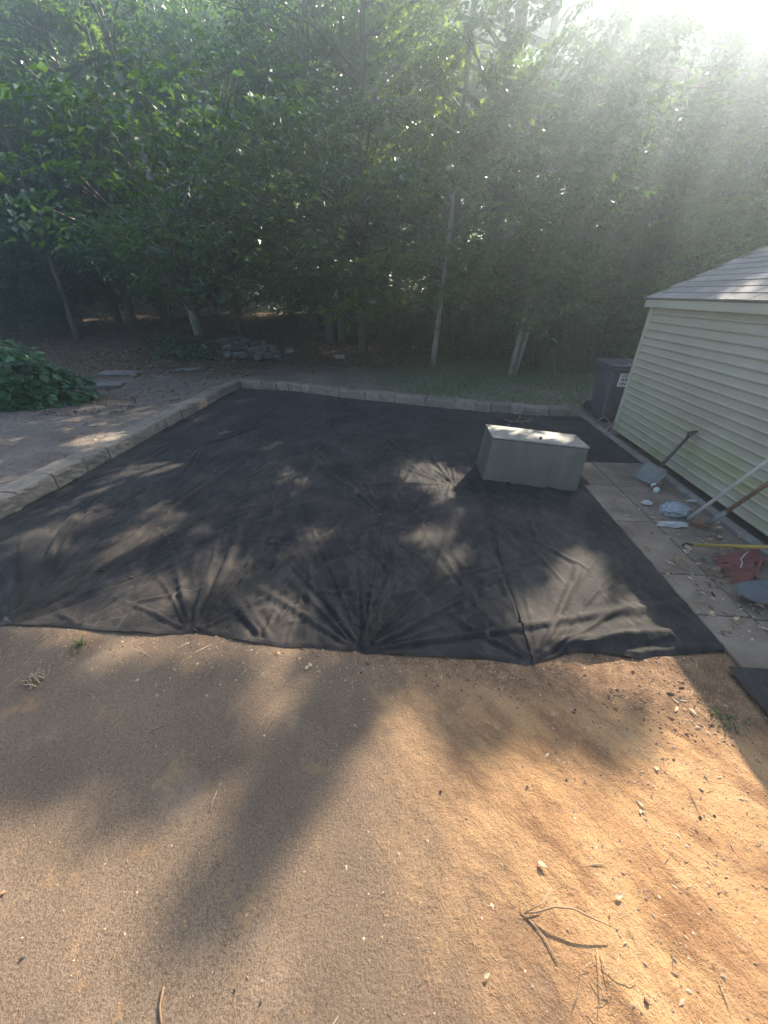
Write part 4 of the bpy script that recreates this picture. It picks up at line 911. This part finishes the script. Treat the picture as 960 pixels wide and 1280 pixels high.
# ------------------------------------------------------------------ leafy bush at the left
bb = GZ(30, 508); bush = empty('leafy_bush', bb, 'big leaved green bush at the left beside the dirt yard', 'bush')
rs = np.random.default_rng(33); nL = 2100
th_ = rs.uniform(0, 2 * np.pi, nL); ph = np.arccos(rs.uniform(-.05, 1, nL)); q = rs.uniform(.55, 1.02, nL) ** .6
lob = 1 + .16 * np.sin(th_ * 3 + 1) + .12 * np.sin(ph * 5 + th_ * 2)
P = np.stack([bb.x - .35 + 1.0 * q * lob * np.sin(ph) * np.cos(th_), bb.y + .25 + .78 * q * lob * np.sin(ph) * np.sin(th_), bb.z + .05 + .92 * q * lob * np.cos(ph)], 1)
D = unit(np.stack([np.cos(th_), np.sin(th_), np.full(nL, -.45)], 1) + rs.normal(0, .35, (nL, 3))); N = unit(np.stack([np.sin(ph) * np.cos(th_), np.sin(ph) * np.sin(th_), np.cos(ph) + .5], 1) + rs.normal(0, .3, (nL, 3)))
L = rs.uniform(.11, .19, nL); W = L * rs.uniform(.6, .75, nL)
def big_leaf(L_, W_, mb, Mx=None):
    pts = [(0, 0), (.12, .32), (.35, .5), (.62, .42), (.85, .2), (1, 0)]; V = []; 
    for (a_, b_) in pts: V.append((a_ * L_, 0, -.10 * L_ * a_ * a_))
    for sg in (1, -1):
        for (a_, b_) in pts[1:-1]: V.append((a_ * L_, sg * b_ * W_, .10 * W_ - .12 * L_ * a_ * a_))
    F = []
    l, r = 6, 10
    F += [(0, 1, l), (1, 2, l + 1, l), (2, 3, l + 2, l + 1), (3, 4, l + 3, l + 2), (4, 5, l + 3)]
    F += [(0, r, 1), (1, r, r + 1, 2), (2, r + 1, r + 2, 3), (3, r + 2, r + 3, 4), (4, r + 3, 5)]
    mb.add(V, F); return mb
camv = np.array([0, 0, H]) - P; front = (unit(camv) * unit(P - np.array([bb.x - .35, bb.y + .25, bb.z]))).sum(1) > .25
sel = np.where(front & (q > .85) & (L > .13))[0][:150]; rest = np.ones(nL, bool); rest[sel] = False
V, F = leaves_from(P[rest], D[rest], N[rest], L[rest], W[rest]); fo = np_mesh('foliage', V, F, np.full(len(F), 3), M['leaf_bush'], bush, False, np.repeat(np.clip(rs.normal(.45, .25, rest.sum()), 0, 1), 2)); fo['kind'] = 'stuff'
lm = []
for v_ in range(3):
    me_o = big_leaf(.16, .11 + .01 * v_, MB()).build('leaf', M['leaf_bush'], None, True, world=False); a_ = me_o.data.attributes.new('tint', 'FLOAT', 'FACE'); a_.data.foreach_set('value', np.full(len(me_o.data.polygons), .3 + .25 * v_, np.float32)); lm.append(me_o)
for i, k in enumerate(sel):
    if i < 3: o = lm[i]
    else: o = lm[i % 3].copy(); COL.objects.link(o)
    o.parent = bush; xa = Vector(D[k]); za = Vector(N[k]); ya = za.cross(xa).normalized(); za = xa.cross(ya); m = Matrix((xa, ya, za)).transposed().to_4x4(); s = L[k] / .15
    o.matrix_local = Matrix.Translation(Vector(P[k]) - bb) @ m @ Matrix.Scale(s, 4)
mb = MB()
for k in range(16):
    a_ = rs.uniform(0, 6.28); q_ = rs.uniform(.3, .8); e = (bb.x - .35 + q_ * math.cos(a_), bb.y + .25 + q_ * .8 * math.sin(a_), bb.z + .9 * math.sqrt(max(.05, 1 - q_ * q_))); mb.tube([(bb.x - .35 + .1 * math.cos(a_), bb.y + .25 + .1 * math.sin(a_), bb.z - .05), e], [.012, .005], 5, caps=False)
mb.build('stem', M['bark'], bush)

# ------------------------------------------------------------------ rubble pile, flat stones
RK = [(291, 433, .30), (300, 430, .28), (309, 432, .22), (318, 434, .24), (327, 434, .24), (336, 432, .26), (344, 433, .20), (304, 441, .20), (314, 440, .20), (286, 440, .22), (324, 443, .22), (335, 441, .18), (296, 426, .22), (311, 425, .22), (322, 428, .20), (331, 427, .18), (348, 441, .16), (281, 428, .24)]
for k, (px, py, s) in enumerate(RK):
    p = GZ(px, py + 8); s *= 1.0; mb = MB(); rock(mb, (p.x, p.y, p.z + s * (.42 if py > 429 else .8)), (s * random.uniform(.9, 1.25), s * random.uniform(.7, 1), s * random.uniform(.5, .75)), 300 + k)
    tag(mb.build('rock', M['rock']), 'rough grey stone heaped in the rubble pile below the leaning tree', 'rock', 'stones of the rubble pile')
for (px, py, lx, ly, rz, lab) in ((296, 445, .42, .26, .3, 'flat pale broken slab at the front left of the rubble pile'), (329, 446, .50, .26, -.25, 'long flat pale slab at the front right of the rubble pile'), (362, 440, .26, .22, .2, 'single stone lying just right of the rubble pile'), (425, 448, .30, .2, .1, 'small flat stone on the dirt near the twin trunked tree'),
                                  (150, 468, .9, .5, .2, 'larger flat stepping stone behind the leafy bush tip'), (122, 483, 1.0, .55, .35, 'flat stepping stone just right of the leafy bush'), (236, 463, .6, .35, -.1, 'flat stepping stone below the ivy and leaning trunk')):
    p = GZ(px, py); mb = MB(); hh = .06 if lx > .55 else .13; mb.box((p.x, p.y, p.z + hh * .3), (lx, ly, hh), bev=.02, rot=Matrix.Rotation(rz, 3, 'Z') @ Matrix.Rotation(random.uniform(-.06, .06), 3, 'X') @ Matrix.Rotation(random.uniform(-.06, .06), 3, 'Y'))
    mb.v = [(a_ + random.uniform(-.02, .02), b_ + random.uniform(-.02, .02), c_ + random.uniform(-.006, .006)) for a_, b_, c_ in mb.v]
    tag(mb.build('flat_stone', M['slab']), lab, 'stone')

# ------------------------------------------------------------------ ground cover stuff
def lie_leaves(name, xs, ys, ls, mat, label, cat, seed, zoff=.012, tilt=.35, lw=.6):
    rs = np.random.default_rng(seed); P = np.stack([xs, ys, hgt(xs, ys) + zoff + rs.uniform(0, .02, len(xs))], 1); a_ = rs.uniform(0, 6.28, len(xs))
    D = unit(np.stack([np.cos(a_), np.sin(a_), rs.normal(0, .2, len(xs))], 1)); N = unit(rs.normal(0, tilt, P.shape) + [0, 0, 1]); L = ls * rs.uniform(.6, 1.4, len(xs)); V, F = leaves_from(P, D, N, L, L * lw)
    o = np_mesh(name, V, F, np.full(len(F), 3), M[mat], None, False, np.repeat(rs.uniform(0, 1, len(xs)), 2)); return tag(o, label, cat, kind='stuff')
rs = np.random.default_rng(8)
xs = rs.uniform(-18, 9, 30000); ys = rs.uniform(8.6, 26, 30000); k = (vnoise(xs * .9, ys * .9, 61) > .30) & (ys - .25 * xs > 9.6 + 1.2 * vnoise(xs, ys, 62)) ; lie_leaves('leaf_litter', xs[k], ys[k], .095, 'leaf_dry', 'brown fallen leaves covering the forest floor', 'leaf litter', 1)
gl = [GZ(rs.uniform(95, 285), rs.uniform(446, 505)) for _ in range(420)]; gl += [GZ(rs.uniform(40, 170), rs.uniform(495, 520)) for _ in range(150)]; gl = [g for g in gl if g.x < XL - .35]
lie_leaves('leaf_litter', np.array([g.x for g in gl]), np.array([g.y for g in gl]), .075, 'leaf_dry', 'dry brown leaves scattered over the dirt beside the left edging', 'leaf litter', 2)
gl = [GZ(rs.uniform(320, 720), rs.uniform(440, 498)) for _ in range(420)]; gl = [g for g in gl if g.y > float(yback(np.array([g.x]))[0]) + .3]
lie_leaves('leaf_litter', np.array([g.x for g in gl]), np.array([g.y for g in gl]), .07, 'leaf_dry', 'dead leaves scattered over the grass beyond the far edging', 'leaf litter', 3)
n = 16000; x = rs.uniform(-8, -4.15, n); y = rs.uniform(1.2, 10, n); k = rs.uniform(0, 1, n) < .15 + .6 * vnoise(x * 1.5, y * 1.5, 120); x, y = x[k], y[k]
LEFTP = np.stack([x, y, hgt(x, y)], 1)
# ivy
iv = [GZ(rs.normal(235, 26), rs.uniform(425, 452)) for _ in range(1500)]
P = np.array([[g.x, g.y, g.z + abs(rs.normal(0, .12))] for g in iv]); a_ = rs.uniform(0, 6.28, len(P)); D = unit(np.stack([np.cos(a_), np.sin(a_), rs.normal(-.3, .3, len(P))], 1)); N = unit(rs.normal(0, .5, P.shape) + [0, 0, 1]); L = rs.uniform(.07, .14, len(P)); V, F = leaves_from(P, D, N, L, L * .85)
tag(np_mesh('ivy', V, F, np.full(len(F), 3), M['leaf_ivy'], None, False, np.repeat(rs.uniform(0, 1, len(P)), 2)), 'dark ivy spreading round the foot of the leaning trunk', 'ivy', kind='stuff')
def blades(name, X, Y, hmin, hmax, mat, label, seed, wid=.006):
    rs = np.random.default_rng(seed); n = len(X); Z = hgt(X, Y) - .005; hh = rs.uniform(hmin, hmax, n); a_ = rs.uniform(0, 6.28, n); ln = rs.uniform(.1, .7, n) * hh; b_ = rs.uniform(0, 6.28, n)
    wx, wy = wid * np.cos(a_), wid * np.sin(a_); A = np.stack([X - wx, Y - wy, Z], 1); B = np.stack([X + wx, Y + wy, Z], 1); C = np.stack([X + ln * np.cos(b_), Y + ln * np.sin(b_), Z + hh], 1)
    V = np.stack([A, B, C], 1).reshape(-1, 3); return tag(np_mesh(name, V, np.arange(3 * n), np.full(n, 3), M[mat], None, False, rs.uniform(0, 1, n)), label, 'grass', kind='stuff')
X = rs.uniform(-3.5, 5.5, 90000); Y = rs.uniform(6.9, 13, 90000); yb = yback(np.clip(X, BKx[0], BKx[-1])) + .24
dens = sstep(-3.0, 2.2, X) * (.25 + .9 * vnoise(X * 1.1, Y * 1.1, 70)) * sstep(12.8, 10.5, Y - .1 * X); k = (Y > yb) & (rs.uniform(0, 1, len(X)) < dens * .5) & ~((X > 3.0) & (Y < 7.1))
blades('grass', X[k], Y[k], .03, .085, 'grass', 'thin weedy green grass beyond the far edging', 4, .008)
# soil crumbs, chips and straw in front
def scatter(name, proto_v, proto_f, P, S, mat, label, cat, seed, flat=(1, 1, 1)):
    rs = np.random.default_rng(seed); n = len(P); pv = np.array(proto_v, float); nv = len(pv); a_ = rs.uniform(0, 6.28, n); c, s = np.cos(a_), np.sin(a_); tl = rs.normal(0, .25, n)
    sc = S[:, None, None] * rs.uniform(.6, 1.5, (n, 1, 3)) * np.array(flat); V = pv[None] * sc; x = V[..., 0] * c[:, None] - V[..., 1] * s[:, None]; y = V[..., 0] * s[:, None] + V[..., 1] * c[:, None]
    V = np.stack([x, y, V[..., 2] + x * tl[:, None]], -1) + P[:, None, :]; F = (np.array(proto_f)[None] + (np.arange(n) * nv)[:, None, None]).reshape(-1)
    k = len(proto_f[0]); o = np_mesh(name, V.reshape(-1, 3), F, np.full(n * len(proto_f), k), M[mat], None, False, np.repeat(rs.uniform(0, 1, n), len(proto_f))); return tag(o, label, cat, kind='stuff')
ov = [(1, 0, 0), (-1, 0, 0), (0, 1, 0), (0, -1, 0), (0, 0, 1), (0, 0, -1)]; of = [(0, 2, 4), (2, 1, 4), (1, 3, 4), (3, 0, 4), (2, 0, 5), (1, 2, 5), (3, 1, 5), (0, 3, 5)]
def front_pts(n, fn, seed):
    rs = np.random.default_rng(seed); x = rs.uniform(-2.5, 2.3, n); y = rs.uniform(.1, 1.95, n); k = rs.uniform(0, 1, n) < fn(x, y); x, y = x[k], y[k]
    inside = (y > np.interp(x, FRx, FRy) - .0) & (x < 2.0); x, y = x[~inside], y[~inside]; zd = np.where(y < ydrive(x), .004, 0); z = np.maximum(hgt(x, y), zd - .002); return np.stack([x, y, z], 1)
scatter('soil_crumbs', ov, of, LEFTP, np.random.default_rng(6).gamma(2.0, .0042, len(LEFTP)), 'yard_crumb', 'clods and bits of debris on the dirt left of the edging', 'soil', 15, (1.2, .8, .5))
soil = lambda x, y: sstep(-.12, .08, y - ydrive(x) + .25 * (vnoise(x * 4, y * 4, 81) - .5))
P = front_pts(52000, lambda x, y: .06 + .75 * soil(x, y) * (.4 + vnoise(x * 5, y * 5, 82)), 9); scatter('soil_crumbs', ov, of, P, np.random.default_rng(1).gamma(2.2, .0010, len(P)), 'pebble', 'fine crumbs of clay and grit on the soil', 'soil', 5, (1, 1, .5))
P = front_pts(26000, lambda x, y: sstep(1.28, 1.42, y + .16 * x) * (.25 + .75 * vnoise(x * 6, y * 6, 84)) * .8, 14); scatter('soil_crumbs', ov, of, P, np.random.default_rng(9).gamma(2.0, .0022, len(P)), 'clod', 'loose crumbly brown soil along the front edge of the fabric', 'soil', 16, (1.2, .9, .55))
P = front_pts(2600, lambda x, y: .006 + .8 * soil(x, y) * sstep(.45, .7, vnoise(x * 2.2, y * 2.2, 83) + .12), 10); P[:, 2] += .003; scatter('bark_chips', ov, of, P, np.random.default_rng(2).gamma(2.5, .0013, len(P)), 'chip', 'small bark chips and dead leaf bits on the clay', 'bark chips', 6, (1.8, .6, .28))
P = front_pts(600, lambda x, y: .02 + .7 * soil(x, y), 11); P[:, 2] += .004; scatter('straw_bits', ov, of, P, np.random.default_rng(3).gamma(3, .0034, len(P)), 'straw', 'short bits of dry straw on the clay', 'straw', 7, (2.2, .10, .09))
P = np.array([list(G(random.uniform(760, 955), random.uniform(600, 800), .036)) for _ in range(900)]); P = P[(P[:, 0] > 2.0) & (P[:, 0] < 3.05)]; scatter('path_debris', ov, of, P, np.random.default_rng(4).gamma(2.5, .004, len(P)), 'chip', 'crumbs and leaf bits on the pavers beside the shed', 'debris', 8, (1.5, .7, .3))
rs = np.random.default_rng(18); gl = [G(rs.normal(905, 22), rs.normal(712, 18), .05) for _ in range(60)]; P = np.array([list(g) for g in gl]); a_ = rs.uniform(0, 6.28, len(P)); D = unit(np.stack([np.cos(a_), np.sin(a_), rs.normal(0, .3, len(P))], 1)); N = unit(rs.normal(0, .5, P.shape) + [0, 0, 1]); L = rs.uniform(.03, .07, len(P)); V, F = leaves_from(P, D, N, L, L * .6)
tag(np_mesh('leaf_litter', V, F, np.full(len(F), 3), M['leaf_dry'], None, False, np.repeat(rs.uniform(.2, 1, len(P)), 2)), 'dry leaves piled on and around the red dustpan', 'leaf litter', kind='stuff')

# ------------------------------------------------------------------ single things in the foreground
def ga(px, py, dz=0): p = GZ(px, py); p.z = max(p.z, .003) + dz; return p
br = ga(667, 1142); bt_ = empty('fallen_branch', br, 'thin arched brown twig casting a dark shadow on the clay', 'twig')
MB().tube([ga(655, 1143, .008), ga(668, 1143, .02), ga(690, 1139, .045), ga(712, 1142, .05), ga(740, 1154, .04), ga(762, 1161, .03)], [.002, .0034, .0034, .003, .0026, .0015], 7).build('stem', M['twig'], bt_, True)
for pts in ([(655, 1143, .01), (676, 1132, .02), (688, 1112, .02)], [(660, 1143, .01), (653, 1130, .02), (651, 1122, .01)]): MB().tube([ga(*q) for q in pts], [.0022, .0018, .0011], 6).build('side_twig', M['paletwig'], bt_, True)
dsb = ga(755, 1225); ds = empty('straw_clump', dsb, 'tangle of pale dry stems near the bottom edge of the clay', 'straw')
for pts in ([(738, 1222), (750, 1236), (761, 1244)], [(773, 1195), (768, 1220), (760, 1258)], [(745, 1188), (748, 1210), (749, 1245), (748, 1262)], [(749, 1252), (755, 1246), (761, 1244)], [(733, 1260), (744, 1266), (746, 1272)], [(752, 1208), (770, 1218), (787, 1231), (794, 1224)], [(714, 1262), (722, 1240), (726, 1212), (738, 1204)], [(750, 1190), (756, 1215), (760, 1235)]):
    MB().tube([ga(x_, y_, .006 + .006 * (i % 2)) for i, (x_, y_) in enumerate(pts)], random.uniform(.0007, .0013), 5).build('stem', M['paletwig'], ds, True)
for (pts, r_, lab, mt_) in (([(203, 1280), (201, 1258), (206, 1234)], .0035, 'short brown twig standing out at the bottom edge of the driveway', 'twig'), ([(263, 1016), (267, 1002), (272, 990)], .0022, 'thin pale twig in the middle of the driveway', 'paletwig'), ([(186, 918), (196, 911), (208, 907)], .0022, 'thin dark twig near the shaded left of the driveway', 'twig'),
                            ([(660, 1150), (678, 1170), (697, 1205)], .0018, 'thin straw beside the arched brown twig', 'paletwig'), ([(0, 1122), (4, 1118), (8, 1116)], .006, 'dark twig stub at the left frame edge', 'twig')):
    tag(MB().tube([ga(*q, .005) for q in pts], r_, 6).build('twig', M[mt_], smooth=True), lab, 'twig')
def one_leaf(px, py, L_, W_, mat, lab, rz, z=None, name='dry_leaf', cat='leaf'):
    p = ga(px, py, .006) if z is None else G(px, py, z); mb = big_leaf(L_, W_, MB()); o = mb.build(name, M[mat], None, True, world=False); o.location = p; o.scale = (.75, .6, 1.4); o.rotation_euler = (random.uniform(-.5, .5), random.uniform(-.35, .2), rz); tag(o, lab, cat)
    at = o.data.attributes.new('tint', 'FLOAT', 'FACE'); at.data.foreach_set('value', np.full(len(o.data.polygons), .8, np.float32))
one_leaf(604, 1222, .032, .022, 'straw', 'curled tan dry leaf near the bottom middle of the clay', .4)
one_leaf(806, 1010, .05, .02, 'straw', 'pale splinter like dry leaf on the sunny clay', 2.3)
one_leaf(800, 1018, .035, .016, 'straw', 'small pale dry leaf below the splinter like leaf', 1.0)
one_leaf(820, 964, .04, .03, 'straw', 'tan rounded dry leaf on the upper sunny clay', .9)
one_leaf(672, 1078, .045, .03, 'straw', 'yellowish dry leaf above the arched brown twig', -.5)
one_leaf(768, 1122, .04, .03, 'straw', 'pale curled leaf right of the arched brown twig', .2)
one_leaf(382, 838, .06, .04, 'straw', 'pale shrivelled leaf on the soil strip below the fabric', 1.2)
one_leaf(390, 834, .05, .03, 'straw', 'small pale leaf beside the shrivelled leaf at the fabric edge', 2.4)
one_leaf(118, 714, .11, .045, 'greenleaf', 'fresh green leaf lying on the left part of the fabric', .5, float(fabz(np.array([G(118, 714).x]), np.array([G(118, 714).y]))[0]) + .028, 'green_leaf')
for k, (px, py) in enumerate(((850, 880), (858, 876), (846, 884), (862, 886))): one_leaf(px, py, .055, .022, 'straw', ('flat white chip in the pale chip cluster near the shed shadow', 'upper white chip in the pale chip cluster near the shed shadow', 'lowest left chip in the pale chip cluster near the shed shadow', 'right hand chip in the pale chip cluster near the shed shadow')[k], k * .9 + 2.2)
for k, (px, py, s, lab) in enumerate(((659, 984, .011, 'pale round stone on the clay below the forked shadow'), (708, 975, .010, 'dark stone on the clay right of the pale round stone'), (551, 990, .013, 'dark clod on the driveway below the blob shaped shadow'), (875, 1022, .012, 'pale stone on the far right clay'), (893, 1020, .010, 'small stone beside the pale stone on the right clay'), (842, 950, .009, 'dark pebble on the sunny clay near the shed shadow'),
                                      (180, 952, .008, 'dark pebble on the shaded left driveway'), (30, 1197, .012, 'brown pebble at the lower left of the driveway'), (808, 1252, .014, 'tan clod at the bottom right of the clay'), (294, 1238, .008, 'dark pebble at the bottom of the driveway'), (327, 1253, .009, 'dark oval pebble lowest on the driveway'), (270, 1085, .010, 'brown clod in the crumbly clay spot on the driveway'), (276, 1078, .012, 'larger brown clod in the crumbly clay spot on the driveway'), (266, 1092, .008, 'small brown clod in the crumbly clay spot on the driveway'))):
    p = ga(px, py); s *= .72; mb = MB(); rock(mb, (p.x, p.y, p.z + s * .4), (s, s * .8, s * .7), 500 + k, 1); tag(mb.build('stone', M['rust' if 'clod' in lab else 'rock']), lab, 'stone')
def tuft(px, py, n, r_, hh, mat, lab, name='grass_tuft', cat='grass tuft'):
    p = ga(px, py); rs = np.random.default_rng(int(px)); V = []; F = []
    for k in range(n):
        a_ = rs.uniform(0, 6.28); b = p + Vector((rs.normal(0, r_), rs.normal(0, r_), -.003)); e = b + Vector((hh * .8 * math.cos(a_), hh * .8 * math.sin(a_), hh * rs.uniform(.3, 1))); m_ = b.lerp(e, .5) + Vector((0, 0, hh * .2)); sx = Vector((-math.sin(a_), math.cos(a_), 0)) * .0028
        i = len(V); V += [b - sx, b + sx, m_ - sx, m_ + sx, e]; F += [(i, i + 1, i + 3, i + 2), (i + 2, i + 3, i + 4)]
    mb = MB(); mb.add(V, F); o = mb.build(name, M[mat]); tag(o, lab, cat); at = o.data.attributes.new('tint', 'FLOAT', 'FACE'); at.data.foreach_set('value', np.random.default_rng(1).uniform(.2, 1, len(o.data.polygons)).astype(np.float32))
tuft(46, 852, 60, .022, .05, 'straw', 'dry grass tuft at the upper left of the driveway'); tuft(100, 808, 26, .02, .07, 'grass', 'green weed sprig at the left edge of the fabric', 'weed_sprig', 'weed'); tuft(905, 899, 70, .045, .022, 'grass', 'mossy green patch on the clay beside the shed shadow', 'moss_patch', 'moss'); tuft(93, 818, 8, .012, .03, 'straw', 'pale dry sprig below the green weed sprig', 'weed_sprig', 'weed')
tb = G(645, 526, .05); tw = empty('leafy_twig', tb, 'broken twig with withered leaves on the fabric behind the tan box', 'twig')
MB().tube([G(622, 521, .05), G(640, 527, .08), G(652, 527, .06), G(668, 524, .05)], [.008, .007, .006, .004], 6).build('stem', M['twig'], tw, True)
P = np.array([list(G(random.uniform(628, 668), random.uniform(516, 530), random.uniform(.05, .14))) for _ in range(16)]); rs = np.random.default_rng(2); D = unit(rs.normal(0, 1, P.shape)); N = unit(rs.normal(0, .5, P.shape) + [0, 0, 1]); L = rs.uniform(.07, .12, 16); V, F = leaves_from(P, D, N, L, L * .4)
for k in range(16): np_mesh('leaf', V[k * 4:k * 4 + 4], [0, 1, 2, 0, 2, 3], [3, 3], M['leaf_dry'], tw, False, rs.uniform(.4, 1, 2))

# ------------------------------------------------------------------ haze volume added to stand in for veiling lens glare
t = NT('glare_haze'); t.n.remove(t.b); v = t.n.new('ShaderNodeVolumePrincipled'); v.inputs['Color'].default_value = (.74, .88, 1, 1); v.inputs['Density'].default_value = .0105; v.inputs['Anisotropy'].default_value = .85
t.link(v.outputs[0], t.out.inputs['Volume'])
hz_ = MB().box((0, 39.5, 14.5), (186, 106, 32)).build('haze', t.m); tag(hz_, 'thin pale haze added in the yard and woods air to stand in for lens glare', 'haze', kind='stuff')
